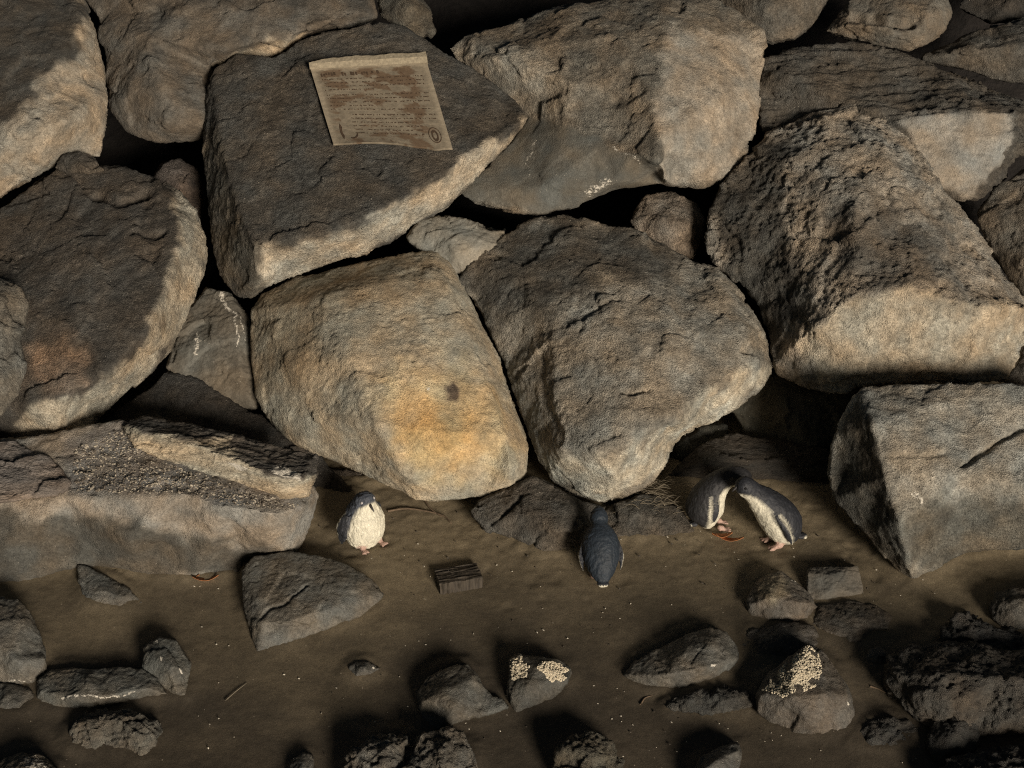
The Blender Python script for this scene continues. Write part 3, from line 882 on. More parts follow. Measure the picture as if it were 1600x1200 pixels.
rock('f10', 'beach_rock', 'rock tufted with cream barnacles in the middle foreground',
     [(792, 1085), (795, 1030), (806, 1022), (840, 1024), (872, 1030), (892, 1046), (888, 1070), (866, 1092), (835, 1106), (808, 1115)], ridges=[[(795, 1080, .04), (825, 1072, .08), (888, 1062, .03)]], pts=[(840, 1042, .07)], ang=52, base=(812, 1115), thick=0.35, color=(0.10, 0.092, 0.07), mat='wet', vox=0.006, amp=SA)
rock('f11', 'beach_rock', 'long pointed grey rock left of the big barnacled rock',
     [(974, 1055), (1000, 1030), (1040, 1010), (1080, 988), (1110, 981), (1135, 988), (1152, 1012), (1156, 1030), (1140, 1048), (1100, 1066), (1050, 1078), (1010, 1074)], ridges=[[(985, 1056, .03), (1040, 1055, .09), (1100, 1045, .10), (1150, 1030, .04)]], pts=[(1070, 1020, .09), (1110, 1005, .08)], ang=45, base=(1040, 1078), thick=0.4, color=(0.135, 0.122, 0.095), mat='wet', vox=0.006, amp=SA, white=[([(1112, 1036), (1116, 1038)], 6, .85)])
rock('f12', 'beach_rock', 'dark flat ragged rock in front of the long pointed grey rock',
     [(1038, 1106), (1052, 1090), (1085, 1080), (1130, 1078), (1165, 1086), (1178, 1102), (1155, 1110), (1110, 1114), (1065, 1110)], pts=[(1080, 1094, .06), (1130, 1094, .06)], hb=.02, ang=48, base=(1100, 1114), thick=0.2, color=(0.07, 0.066, 0.054), mat='weed', vox=0.006, amp=(0.012, 0.014, 0.004))
rock('f13', 'beach_rock', 'big cone shaped rock topped with white barnacles',
     [(1180, 1085), (1200, 1055), (1230, 1025), (1262, 1006), (1284, 1020), (1308, 1048), (1330, 1085), (1336, 1118), (1322, 1140), (1290, 1152), (1240, 1142), (1200, 1130), (1182, 1115)], ridges=[[(1262, 1006), (1278, 1060, .09), (1285, 1085, .12)], [(1188, 1085, .06), (1235, 1090, .13), (1285, 1085, .12), (1325, 1085, .05)]], pts=[(1240, 1050, .10), (1260, 1120, .10)], ang=54, base=(1260, 1150), thick=0.45, color=(0.125, 0.105, 0.08), mat='wet', vox=0.007, amp=SA, white=[([(1318, 1095), (1322, 1100)], 4, .8)])
rock('f14', 'beach_rock', 'angular ochre streaked rock left of the cut brick on the sand',
     [(1166, 940), (1180, 912), (1200, 898), (1222, 893), (1245, 910), (1268, 930), (1276, 950), (1262, 970), (1240, 974), (1200, 968), (1172, 960)], ridges=[[(1172, 945, .03), (1200, 935, .09), (1245, 940, .10), (1270, 945, .04)]], pts=[(1215, 912, .07)], ang=50, base=(1230, 975), thick=0.35, color=(0.14, 0.112, 0.08), mat='wet', vox=0.006, amp=SA, paint=[([(1180, 910), (1222, 893), (1240, 912), (1215, 935), (1185, 930)], (0.30, 0.23, 0.12), 8)], white=[([(1240, 908), (1250, 914)], 4, .75)])
rock('f15', 'cut_stone', 'rectangular brick-like cut stone lying on the sand',
     [(1262, 938), (1258, 895), (1266, 886), (1340, 884), (1344, 900), (1351, 928), (1300, 936), (1272, 941)], ridges=[[(1262, 895, .03), (1300, 898, .05), (1344, 894, .03)]], pts=[(1300, 920, .05)], ang=50, base=(1300, 940), thick=0.2, color=(0.155, 0.14, 0.112), mat='smooth', vox=0.005, soft=2, amp=(0.004, 0.003, 0.002))
rock('f16', 'beach_rock', 'low muddy rock just below the cut brick',
     [(1268, 975), (1280, 945), (1330, 935), (1370, 945), (1395, 965), (1380, 990), (1340, 1005), (1300, 1000)], pts=[(1320, 965, .03), (1350, 970, .03)], ang=24, base=(1330, 1005), thick=0.25, color=(0.10, 0.08, 0.055), mat='wet', vox=0.008)
rock('f24', 'beach_rock', 'low shadowed rock behind the big barnacled rock',
     [(1150, 1010), (1170, 982), (1220, 972), (1270, 980), (1280, 1005), (1240, 1030), (1180, 1030)], pts=[(1210, 1000, .05)], ang=35, base=(1210, 1032), thick=0.25, color=(0.07, 0.062, 0.05), mat='wet', vox=0.008)
rock('f18', 'beach_rock', 'cracked crusty rock cut by the bottom edge left of centre',
     [(535, 1200), (552, 1168), (580, 1150), (612, 1144), (645, 1152), (680, 1145), (705, 1132), (722, 1145), (742, 1185), (750, 1240), (640, 1290), (540, 1260)], ridges=[[(552, 1180, .06), (610, 1168, .08), (640, 1172, .02), (690, 1160, .08), (725, 1175, .05)]], pts=[(600, 1200, .1), (690, 1210, .1)], ang=48, base=(640, 1285), thick=0.4, color=(0.15, 0.135, 0.105), mat='weed', vox=0.007, amp=(0.02, 0.018, 0.006), grooves=[([(645, 1152), (632, 1190), (610, 1200)], 5, .03)])
rock('f18b', 'beach_rock', 'low dark rock at the bottom edge left of the crusty rock',
     [(440, 1220), (455, 1185), (475, 1172), (488, 1180), (490, 1210), (475, 1240)], pts=[(470, 1200, .04)], ang=40, base=(468, 1240), thick=0.2, color=WET, mat='wet', vox=0.006, amp=SA)
rock('f19', 'beach_rock', 'weedy brown rock cut by the bottom edge right of centre',
     [(866, 1210), (872, 1168), (890, 1152), (925, 1144), (955, 1158), (972, 1190), (980, 1240), (920, 1270), (870, 1255)], ridges=[[(872, 1175, .05), (920, 1178, .09), (968, 1182, .04)]], pts=[(920, 1220, .09)], ang=55, base=(920, 1268), thick=0.35, color=(0.115, 0.10, 0.062), mat='weed', vox=0.007, amp=(0.014, 0.018, 0.006))
rock('f20', 'beach_rock', 'dark hooked rock cut by the bottom edge right of the weedy rock',
     [(1075, 1230), (1095, 1185), (1125, 1165), (1152, 1160), (1158, 1180), (1152, 1215), (1140, 1250), (1090, 1260)], ridges=[[(1090, 1215, .05), (1120, 1188, .08), (1155, 1172, .03)]], ang=50, base=(1110, 1258), thick=0.3, color=(0.10, 0.092, 0.075), mat='wet', vox=0.007, amp=SA)
rock('f21', 'beach_rock', 'broad weed covered rock in the lower right foreground',
     [(1385, 1025), (1420, 1005), (1480, 1000), (1530, 1008), (1600, 1022), (1700, 1020), (1700, 1160), (1600, 1150), (1520, 1160), (1455, 1150), (1410, 1110), (1380, 1070)], ridges=[[(1395, 1050, .08), (1460, 1055, .18), (1560, 1060, .2), (1690, 1060, .18)]], pts=[(1480, 1100, .2), (1600, 1110, .2), (1430, 1080, .14)], ang=44, base=(1500, 1162), thick=0.5, color=(0.085, 0.07, 0.05), mat='weed', vox=0.009, amp=(0.022, 0.014, 0.006))
rock('f21b', 'beach_rock', 'dark jagged rock in shadow above the broad weedy rock on the right',
     [(1462, 1000), (1485, 965), (1510, 955), (1545, 975), (1600, 985), (1600, 1040), (1540, 1030)], pts=[(1520, 990, .06)], ang=48, base=(1540, 1040), thick=0.35, color=(0.05, 0.046, 0.04), mat='weed', vox=0.008, amp=(0.02, 0.02, 0.006))
rock('f21c', 'beach_rock', 'knobbly grey rock at the right edge in the foreground',
     [(1540, 945), (1552, 925), (1580, 918), (1620, 922), (1700, 900), (1700, 1000), (1620, 992), (1570, 985), (1548, 968)], ridges=[[(1552, 940, .05), (1600, 940, .1), (1690, 935, .1)]], pts=[(1580, 962, .08)], ang=48, base=(1590, 992), thick=0.4, color=(0.125, 0.112, 0.088), mat='weed', vox=0.008)
rock('f22', 'pebble', 'small square stone left of the broad weedy rock',
     [(1352, 1032), (1358, 1015), (1374, 1010), (1388, 1022), (1386, 1040), (1364, 1044)], pts=[(1370, 1028, .03)], ang=45, base=(1370, 1044), thick=0.12, color=WET, mat='wet', vox=0.005, amp=(0.006, 0.004, 0.002))
rock('f23', 'beach_rock', 'low ragged dark rock right of the big barnacled rock',
     [(1325, 1160), (1350, 1135), (1390, 1118), (1425, 1125), (1440, 1150), (1400, 1168), (1350, 1172)], pts=[(1385, 1142, .04)], ang=32, base=(1380, 1172), thick=0.2, color=(0.065, 0.058, 0.046), mat='weed', vox=0.007, amp=(0.012, 0.014, 0.004))
rock('f26', 'beach_rock', 'dark rock in the bottom right corner',
     [(1450, 1240), (1480, 1190), (1540, 1172), (1620, 1165), (1700, 1170), (1700, 1290), (1500, 1290)], ridges=[[(1480, 1215, .08), (1560, 1200, .12), (1690, 1195, .12)]], ang=45, base=(1560, 1290), thick=0.4, color=(0.055, 0.05, 0.042), mat='weed', vox=0.009, amp=(0.02, 0.02, 0.006))
rock('f25', 'beach_rock', 'rounded rock in front of the broad weedy rock near lower right corner',
     [(1450, 1165), (1462, 1120), (1490, 1100), (1520, 1108), (1530, 1150), (1515, 1190), (1470, 1195)], pts=[(1490, 1145, .08)], ang=55, base=(1490, 1196), thick=0.3, color=(0.05, 0.046, 0.038), mat='weed', vox=0.007)

# @@DETAILS
# sand banked up against the stones
contact = []
for o_ in ROCKS.values():
    Pw = mesh_co(o_.data) + np.array(o_.location)
    m_ = np.abs(Pw[:, 2] - base_z(Pw[:, 1])) < 0.012
    contact.append(Pw[m_][::3])
contact = np.concatenate(contact)
kdc = KDTree(len(contact))
for k_, p_ in enumerate(contact):
    kdc.insert(Vector((p_[0], p_[1], 0)), k_)
kdc.balance()
Ps = mesh_co(sand.data)
ids = np.nonzero((np.abs(Ps[:, 0]) < 2.75) & (Ps[:, 1] > -1.75) & (Ps[:, 1] < 0.25))[0]
dist = np.array([kdc.find((Ps[k_, 0], Ps[k_, 1], 0))[2] for k_ in ids])
Ps[ids, 2] += (0.012 + 0.016 * perlin(Ps[ids] * 5)) * np.exp(-(dist / 0.04) ** 2)
rgd = np.random.default_rng(77)
for k_ in range(150):
    c_ = on_sand(rgd.uniform(480, 1420), 770 + 190 * rgd.beta(1.4, 1.8))
    r_ = rgd.uniform(0.012, 0.035)
    d_ = Ps[ids, :2] - c_[:2]
    q_ = (d_[:, 0] / (r_ * 1.3)) ** 2 + (d_[:, 1] / r_) ** 2
    near_ = q_ < 9
    Ps[ids[near_], 2] += r_ * 0.22 * (0.45 * q_[near_] - 1) * np.exp(-q_[near_])
mesh_set(sand.data, Ps)

# ================================================================== PLAQUE
def plaque():
    bv = bvh_of(ROCKS['r3'])
    cpx = [(485, 107), (667, 97), (707, 232), (521, 226)]          # TL TR BR BL
    hits = [np.array(hit(bv, *c)[0]) for c in cpx] + [np.array(hit(bv, u, v)[0]) for u, v in ((590, 160), (560, 130), (640, 200), (620, 120))]
    H = np.array(hits)
    c0 = H.mean(0)
    nn = np.linalg.svd(H - c0)[2][2]
    if nn @ (CAM - c0) < 0:
        nn = -nn
    off = max(((H - c0) @ nn).max(), 0.0) + 0.012
    q = c0 + nn * off
    TL, TR, BR, BL = [on_plane(u, v, q, nn) for u, v in cpx]
    NXP, NYP = 110, 84
    su, sv = np.meshgrid(np.linspace(0, 1, NXP), np.linspace(0, 1, NYP))
    su, sv = su.ravel()[:, None], sv.ravel()[:, None]

    def surf(a, b, lift=0.0):
        a = np.asarray(a, float).reshape(-1, 1)
        b = np.asarray(b, float).reshape(-1, 1)
        P = TL * (1 - a) * (1 - b) + TR * a * (1 - b) + BR * a * b + BL * (1 - a) * b
        curl = 0.022 * np.exp(-((a - 0.35) / 0.3) ** 2) * np.clip((b - 0.75) / 0.25, 0, 1) ** 2 + 0.002 * np.sin(a * 9) * b
        return P + nn * (curl + lift)
    # bottom edge wavers as the torn plate does
    edge = 1 - 0.035 * sstep(0.1, 0.55, su) * (1 - sstep(0.55, 0.72, su)) * 0.6 + 0.02 * np.exp(-((su - 0.86) / 0.06) ** 2)
    svv = sv * edge
    front = surf(su, svv)
    backp = surf(su, svv, -0.012)
    root = bpy.data.objects.new("plaque", None)
    COL.objects.link(root)
    root.location = BL
    tag(root, "weathered rusty metal plaque fixed on the large angular boulder", "plaque")
    i = np.arange(NXP * NYP).reshape(NYP, NXP)
    M = NXP * NYP
    fs = [(i[r, c], i[r + 1, c], i[r + 1, c + 1], i[r, c + 1]) for r in range(NYP - 1) for c in range(NXP - 1)]
    rim = list(i[0, :]) + list(i[1:, -1]) + list(i[-1, -2::-1]) + list(i[-2:0, -1 + 1 - 1 + 0] if False else i[-2:0:-1, 0])
    fs += [(rim[k], rim[(k + 1) % len(rim)], rim[(k + 1) % len(rim)] + M, rim[k] + M) for k in range(len(rim))]
    fs += [tuple(x + M for x in f[::-1]) for f in fs[:(NYP - 1) * (NXP - 1)]]
    o = link_mesh("plate", np.concatenate([front, backp]), fs, plain_material("weathered_plate", None, 0.55, 0.16, 90, 0.001, attr=True), root, BL)
    # colour: dull metal, rust patches with darker tide lines
    W = np.concatenate([su, sv], 1)
    p3 = np.concatenate([W * np.array([5, 11]), np.zeros((M, 1))], 1)
    n1 = fbm(p3 + 3.3, 4, 0.55)
    n2 = fbm(p3 * 2.2 + 9.1, 3, 0.6)
    cc = np.tile(np.array([0.235, 0.20, 0.148]), (M, 1)) * (1 + 0.25 * n2)[:, None]
    rimw = 1 - sstep(0.02, 0.06, np.minimum(np.minimum(W[:, 0], 1 - W[:, 0]), W[:, 1]))
    cc = cc * (1 + 0.35 * rimw)[:, None]
    body = sstep(0.02, 0.12, W[:, 0]) * sstep(0.0, 0.1, 0.93 - W[:, 0]) * sstep(0.01, 0.05, W[:, 1])
    rust = sstep(0.06, 0.34, n1 + 0.42 * (1 - sstep(0.1, 0.45, W[:, 1])) * body + 0.15 * sstep(0.55, 0.9, W[:, 0]) - 0.1) * body
    cc = cc * (1 - 0.7 * rust[:, None]) + np.array([0.115, 0.066, 0.036]) * 0.7 * rust[:, None]
    tide = np.exp(-((n1 - 0.13) / 0.035) ** 2) * body * sstep(-0.25, 0.15, n2)
    cc = cc * (1 - 0.8 * tide[:, None]) + np.array([0.075, 0.032, 0.016]) * 0.8 * tide[:, None]
    set_attr(o.data, "col", np.concatenate([cc, cc * 0.7]), 'FLOAT_COLOR')
    dark = plain_material("plaque_dark_letters", (0.075, 0.050, 0.032), 0.7, 0.4, 90, 0.0005)
    # raised lettering, worn: small strokes set in words
    rg = random.Random(5)

    def strokes(y, x0, x1, hgt, cw, skip):
        V, Fc = [], []
        x = x0
        while x < x1:
            wl = rg.randint(2, 8)
            for _ in range(wl):
                if x > x1:
                    break
                if rg.random() > skip:
                    a0, a1 = x, x + cw * rg.uniform(.55, .9)
                    b0 = y + hgt * rg.uniform(-.15, .2)
                    b1 = b0 + hgt * rg.uniform(.45, .95)
                    k = len(V)
                    pts_ = surf([a0, a1, a1, a0], [b1, b1, b0, b0], 0.0016)
                    low = surf([a0, a1, a1, a0], [b1, b1, b0, b0], -0.002)
                    V += list(pts_) + list(low)
                    Fc += [(k, k + 1, k + 2, k + 3)] + [(k + j, k + 4 + j, k + 4 + (j + 1) % 4, k + (j + 1) % 4) for j in range(4)]
                x += cw
            x += cw * rg.uniform(.8, 1.6)
        return V, Fc
    V, Fc = strokes(0.075, 0.07, 0.55, 0.05, 0.022, 0.1)
    tag(link_mesh("title_lettering", V, Fc, dark, root, BL), kind="stuff")
    yl = 0.155
    for k in range(15):
        x1 = 0.93 if k % 4 != 3 else rg.uniform(.4, .8)
        x0 = 0.07 if k < 9 else 0.22
        V, Fc = strokes(yl, x0, min(x1, 0.80 if k > 11 else x1), 0.014, 0.010, 0.3)
        if V:
            tag(link_mesh("text_line", V, Fc, dark, root, BL), kind="stuff")
        yl += 0.0465 + (0.02 if k in (3, 8) else 0)

    def ring(cx_, cy_, rx, ry, wd, nm, a0=0.0, a1=2 * math.pi):
        V, Fc = [], []
        K = 20
        for t in range(K + 1):
            an = a0 + (a1 - a0) * t / K
            for r_ in (1 - wd, 1 + wd):
                for lf in (0.002, -0.002):
                    V.append(surf([cx_ + rx * r_ * math.cos(an)], [cy_ + ry * r_ * math.sin(an)], lf)[0])
        for t in range(K):
            a, b = t * 4, t * 4 + 4
            Fc += [(a, b, b + 2, a + 2), (a, a + 1, b + 1, b), (a + 2, b + 2, b + 3, a + 3)]
        link_mesh(nm, V, Fc, dark, root, BL)
    ring(0.885, 0.86, 0.050, 0.085, 0.05, "emblem")
    ring(0.885, 0.865, 0.022, 0.052, 0.28, "emblem")
    ring(0.13, 0.84, 0.03, 0.10, 0.32, "emblem", math.pi * .7, math.pi * 1.3)
    ring(0.185, 0.83, 0.05, 0.10, 0.10, "emblem", math.pi * .1, math.pi * .6)
    # mortar ledge along the top edge
    K = 60
    V, Fc = [], []
    for k in range(K):
        a = k / (K - 1) * 1.012 - 0.006
        hh = 0.034 + 0.003 * math.sin(k * 0.33) + 0.0015 * math.sin(k * 1.1)
        hh *= min(1, 0.25 + a * 4) if a < 0.2 else 1
        P0 = surf([a], [0.006], 0.001)[0]
        P1 = surf([a], [-hh * 0.5], 0.030)[0]
        P2 = surf([a], [-hh * 1.9], 0.034)[0]
        P3 = surf([a], [-hh * 2.2], -0.05)[0]
        P4 = surf([a], [0.0], -0.05)[0]
        V += [P0, P1, P2, P3, P4]
    for k in range(K - 1):
        for j in range(5):
            a, b = k * 5 + j, k * 5 + (j + 1) % 5
            Fc.append((a, b, b + 5, a + 5))
    Fc += [tuple(range(4, -1, -1)), tuple(range((K - 1) * 5, K * 5))]
    link_mesh("mortar_ledge", V, Fc, plain_material("pale_mortar", (0.25, 0.215, 0.155), 0.9, 0.3, 60, 0.004), root, BL)


plaque()

# ================================================================== PENGUINS
def feather_material():
    m, nt, p = new_mat("feathers")
    tc = nd(nt, "ShaderNodeTexCoord")
    b = noise_node(nt, tc.outputs["Object"], 160, 3, 0.7)
    a = noise_node(nt, tc.outputs["Object"], 28, 3, 0.6)
    col = nd(nt, "ShaderNodeAttribute", attribute_name="col").outputs["Color"]
    f = mth(nt, 'MULTIPLY', maprange(nt, b, 0.3, 0.7, 0.72, 1.28), maprange(nt, a, 0.3, 0.7, 0.82, 1.18))
    nt.links.new(mixc(nt, 1.0, col, f, 'MULTIPLY'), p.inputs["Base Color"])
    p.inputs["Roughness"].default_value = 0.62
    p.inputs["Specular IOR Level"].default_value = 0.4
    bp = nd(nt, "ShaderNodeBump")
    bp.inputs["Distance"].default_value = 0.0016
    nt.links.new(mth(nt, 'ADD', b, mth(nt, 'MULTIPLY', a, 1.5)), bp.inputs["Height"])
    nt.links.new(bp.outputs[0], p.inputs["Normal"])
    return m


FEATHER = feather_material()
BEAK = plain_material("beak_horn", (0.035, 0.032, 0.032), 0.4, 0.2, 200, 0.0005)
EYE = plain_material("eye_wet", (0.02, 0.02, 0.022), 0.1, 0.1, 200, 0.0)
PALEYE = plain_material("eye_pale", (0.42, 0.40, 0.40), 0.2, 0.1, 200, 0.0)
SLATE = np.array([0.045, 0.055, 0.072])
DARK = np.array([0.026, 0.028, 0.034])
WHITE = np.array([0.62, 0.59, 0.48])
PINK = np.array([0.40, 0.27, 0.22])


def catmull(rows, n):
    R = np.array(rows, float)
    R = np.vstack([2 * R[0] - R[1], R, 2 * R[-1] - R[-2]])
    outp = []
    m = len(rows) - 1
    for k in range(n):
        t = k / (n - 1) * m
        i = min(int(t), m - 1)
        f = t - i
        p0, p1, p2, p3 = R[i], R[i + 1], R[i + 2], R[i + 3]
        outp.append(0.5 * ((2 * p1) + (-p0 + p2) * f + (2 * p0 - 5 * p1 + 4 * p2 - p3) * f * f + (-p0 + 3 * p1 - 3 * p2 + p3) * f ** 3))
    return np.array(outp)


def penguin(name, label, spine, loc, yaw, roll=0.0, scale=1.0, flippers=(), feet=(), head_i=0.86, beak=None, eyes=(), back=SLATE, paleeye=False, fluff=0.0022, tail=None, group="little penguins at the foot of the breakwater"):
    """spine rows: x forward, z up, half width, half depth, belly threshold (sin of the angle to the front; 2 = all dark)."""
    V, Fc, Cc = [], [], []

    def add(verts, faces, cols):
        k = len(V)
        V.extend(verts)
        Cc.extend(cols)
        Fc.extend([tuple(i + k for i in f) for f in faces])

    R = catmull(spine, 44)
    R[:, 2:4] = np.maximum(R[:, 2:4], 0.006)
    T = np.gradient(R[:, :2], axis=0)
    T /= np.linalg.norm(T, axis=1)[:, None]
    SEG = 32
    vs, cs = [], []
    for k in range(len(R)):
        f = np.array([T[k, 1], 0, -T[k, 0]])
        c = np.array([R[k, 0], 0, R[k, 1]])
        for j in range(SEG):
            a = 2 * math.pi * j / SEG
            vs.append(c + np.array([0, 1, 0]) * R[k, 2] * math.cos(a) + f * R[k, 3] * math.sin(a))
            w = sstep(R[k, 4] - 0.10, R[k, 4] + 0.10, math.sin(a))
            cs.append(back * (1 - w) + WHITE * w)
    fs = [(k * SEG + j, k * SEG + (j + 1) % SEG, (k + 1) * SEG + (j + 1) % SEG, (k + 1) * SEG + j) for k in range(len(R) - 1) for j in range(SEG)]
    fs += [tuple(range(SEG - 1, -1, -1)), tuple(range((len(R) - 1) * SEG, len(R) * SEG))]
    add(vs, fs, cs)
    # flippers: shoulder, elbow, tip, chord direction
    for sh, el, tip, ch, cw in flippers:
        sh, el, tip, ch = (np.array(q, float) for q in (sh, el, tip, ch))
        ch /= np.linalg.norm(ch)
        rows = catmull([np.r_[sh, cw * 0.7, .016], np.r_[el, cw, .011], np.r_[el * .4 + tip * .6, cw * .8, .008], np.r_[tip, cw * .2, .005]], 16)
        vs, cs = [], []
        ax = (tip - sh) / np.linalg.norm(tip - sh)
        nrm = np.cross(ax, ch)
        nrm /= np.linalg.norm(nrm)
        for r in rows:
            for j in range(14):
                a = 2 * math.pi * j / 14
                vs.append(r[:3] + ch * r[3] * math.cos(a) + nrm * max(r[4], .004) * math.sin(a))
                w = 1.0 if math.cos(a) > 0.86 else 0.0
                cs.append(DARK * (1 - w) + WHITE * w)
        fs = [(k * 14 + j, k * 14 + (j + 1) % 14, (k + 1) * 14 + (j + 1) % 14, (k + 1) * 14 + j) for k in range(15) for j in range(14)]
        fs += [tuple(range(13, -1, -1)), tuple(range(15 * 14, 16 * 14))]
        add(vs, fs, cs)

    def ell(c, r, col, yw=0.0):
        vs, fs = [], []
        for a in range(9):
            th = math.pi * a / 8
            for b in range(12):
                ph = 2 * math.pi * b / 12
                x, y, z = math.sin(th) * math.cos(ph) * r[0], math.sin(th) * math.sin(ph) * r[1], math.cos(th) * r[2]
                vs.append(np.array([c[0] + x * math.cos(yw) - y * math.sin(yw), c[1] + x * math.sin(yw) + y * math.cos(yw), c[2] + z]))
        for a in range(8):
            for b in range(12):
                fs.append((a * 12 + b, (a + 1) * 12 + b, (a + 1) * 12 + (b + 1) % 12, a * 12 + (b + 1) % 12))
        add(vs, fs, [col] * len(vs))
    for fx_, fy_, fyaw in feet:
        ell((fx_ - 0.008, fy_, 0.016), (0.020, 0.015, 0.016), PINK, fyaw)
        for da in (-0.42, 0.0, 0.42):
            an = fyaw + da
            ell((fx_ + 0.020 * math.cos(an), fy_ + 0.020 * math.sin(an), 0.007), (0.026, 0.0075, 0.008), PINK, an)
    if tail:
        ell(tail[0], tail[1], DARK)
        ell(np.array(tail[0]) + np.array(tail[2]) * 0.7, (0.007, 0.024, 0.005), WHITE)
    bm = bmesh.new()
    bvs = [bm.verts.new(v) for v in V]
    for f in Fc:
        try:
            bm.faces.new([bvs[i] for i in f])
        except ValueError:
            pass
    bmesh.ops.recalc_face_normals(bm, faces=bm.faces)
    me = voxelize(bm, 0.0041)
    P = relax(me, mesh_co(me), 4)
    kd = KDTree(len(V))
    for i, v in enumerate(V):
        kd.insert(Vector(v), i)
    kd.balance()
    CC = np.array(Cc)
    colr = np.array([CC[[h[1] for h in kd.find_n(Vector(p), 3)]].mean(0) for p in P])
    # tousled plumage
    mesh_set(me, P)
    N = mesh_normals(me)
    P = P + N * (fluff * fbm(P * np.array([60, 60, 30]) + hash_seed(name + label), 3, 0.7))[:, None]
    P[:, 2] = np.maximum(P[:, 2], 0.0)
    mesh_set(me, P)
    set_attr(me, "col", colr, 'FLOAT_COLOR')
    me.polygons.foreach_set("use_smooth", np.ones(len(me.polygons), bool))
    me.materials.clear()
    me.materials.append(FEATHER)
    root = bpy.data.objects.new(name, None)
    COL.objects.link(root)
    root.location = loc
    root.rotation_euler = (roll, 0, yaw)
    root.scale = (scale,) * 3
    tag(root, label, "penguin", group)
    b = bpy.data.objects.new("body", me)
    COL.objects.link(b)
    b.parent = root

    def child(nm, verts, faces, mat):
        mm = bpy.data.meshes.new(nm)
        mm.from_pydata([tuple(v) for v in verts], [], faces)
        mm.polygons.foreach_set("use_smooth", np.ones(len(mm.polygons), bool))
        mm.materials.append(mat)
        oo = bpy.data.objects.new(nm, mm)
        COL.objects.link(oo)
        oo.parent = root
    if beak:
        b0, b1, r0 = np.array(beak[0], float), np.array(beak[1], float), beak[2]
        ax = (b1 - b0) / np.linalg.norm(b1 - b0)
        s1 = np.cross(ax, [0, 1, 0.01])
        s1 /= np.linalg.norm(s1)
        s2 = np.cross(ax, s1)
        vs = []
        prof_ = [(0, 1), (.35, .8), (.7, .55), (.9, .38), (1.0, .12)]
        for t, r in prof_:
            c = b0 + (b1 - b0) * t + np.array([0, 0, -0.004]) * t ** 3
            for j in range(10):
                a = 2 * math.pi * j / 10
                vs.append(c + (s1 * math.cos(a) + s2 * math.sin(a) * 0.8) * r0 * r)
        fs = [(k * 10 + j, k * 10 + (j + 1) % 10, (k + 1) * 10 + (j + 1) % 10, (k + 1) * 10 + j) for k in range(4) for j in range(10)]
        fs += [tuple(range(9, -1, -1)), tuple(range(40, 50))]
        child("beak", vs, fs, BEAK)
    for ec, er in eyes:
        vs, fs = [], []
        for a in range(7):
            th = math.pi * a / 6
            for c in range(10):
                ph = 2 * math.pi * c / 10
                vs.append(np.array(ec) + er * np.array([math.sin(th) * math.cos(ph), math.sin(th) * math.sin(ph), math.cos(th)]))
        for a in range(6):
            for c in range(10):
                fs.append((a * 10 + c, (a + 1) * 10 + c, (a + 1) * 10 + (c + 1) % 10, a * 10 + (c + 1) % 10))
        child("eye", vs, fs, PALEYE if paleeye else EYE)
    return root


def stand(u, v, dz=0.0):
    p = on_sand(u, v)
    w = np.array([p])
    br = sstep(-0.75, -0.1, w[:, 1] + 0.12 * perlin(w * 2.0))
    z = 0.012 * fbm(w * np.array([1.3, 1.8, 1]), 2) + br * 0.0038 * fbm(w * np.array([17, 27, 1]) + 4, 3, 0.7)
    p[2] += float(z[0]) + dz
    return p


# 1: facing the camera, squat, head drawn in
penguin("penguin", "penguin with white breast facing the camera beside the long slab",
        [(-.03, .010, .040, .035, -.4), (-.015, .026, .082, .068, -.30), (-.005, .075, .106, .090, -.12), (0, .135, .105, .088, .22), (.0, .18, .094, .080, .34), (.008, .215, .074, .066, .40), (.016, .243, .056, .054, .50), (.022, .266, .050, .050, 1.05), (.022, .288, .036, .038, 2), (.020, .300, .010, .012, 2)],
        stand(572, 850), math.radians(-90 + 40), roll=math.radians(3), scale=0.98, back=np.array([0.05, 0.058, 0.075]),
        flippers=[((-.005, -.086, .200), (-.014, -.120, .14), (-.030, -.122, .035), (-1, -.25, 0.1), .034), ((-.005, .088, .195), (-.025, .106, .14), (-.05, .100, .055), (-1, .12, .1), .022)],
        feet=[(.048, -.052, -.2), (.048, .052, .2)], beak=((.064, 0, .250), (.096, .0, .226), .010),
        eyes=[((.050, .034, .266), .008), ((.050, -.034, .266), .008)], paleeye=True, fluff=0.0042)
# 2: seen from behind, bent forward
penguin("penguin", "slate backed penguin seen from behind on the open sand",
        [(-.125, .030, .012, .010, .95), (-.105, .045, .036, .028, .75), (-.075, .075, .066, .054, .35), (-.035, .115, .088, .072, .15), (.005, .160, .096, .079, .15), (.045, .205, .092, .074, .2), (.078, .240, .068, .058, .3), (.100, .265, .043, .044, .5), (.125, .292, .047, .044, .7), (.150, .318, .032, .032, 2), (.165, .335, .010, .010, 2)],
        stand(938, 902), math.radians(90 + 3), scale=0.90, back=np.array([0.018, 0.026, 0.037]),
        flippers=[((.045, -.090, .195), (.0, -.110, .145), (-.06, -.096, .075), (-.4, -.5, -.6), .017), ((.045, .090, .195), (.0, .110, .145), (-.06, .096, .075), (-.4, .5, -.6), .017)],
        feet=[(.0, -.04, 0), (.0, .04, 0)], beak=((.165, 0, .310), (.195, 0, .300), .009), eyes=[((.148, .036, .305), .007), ((.148, -.036, .305), .007)],
        tail=((-.122, 0, .034), (.026, .034, .012), (-.026, 0, -.012)))
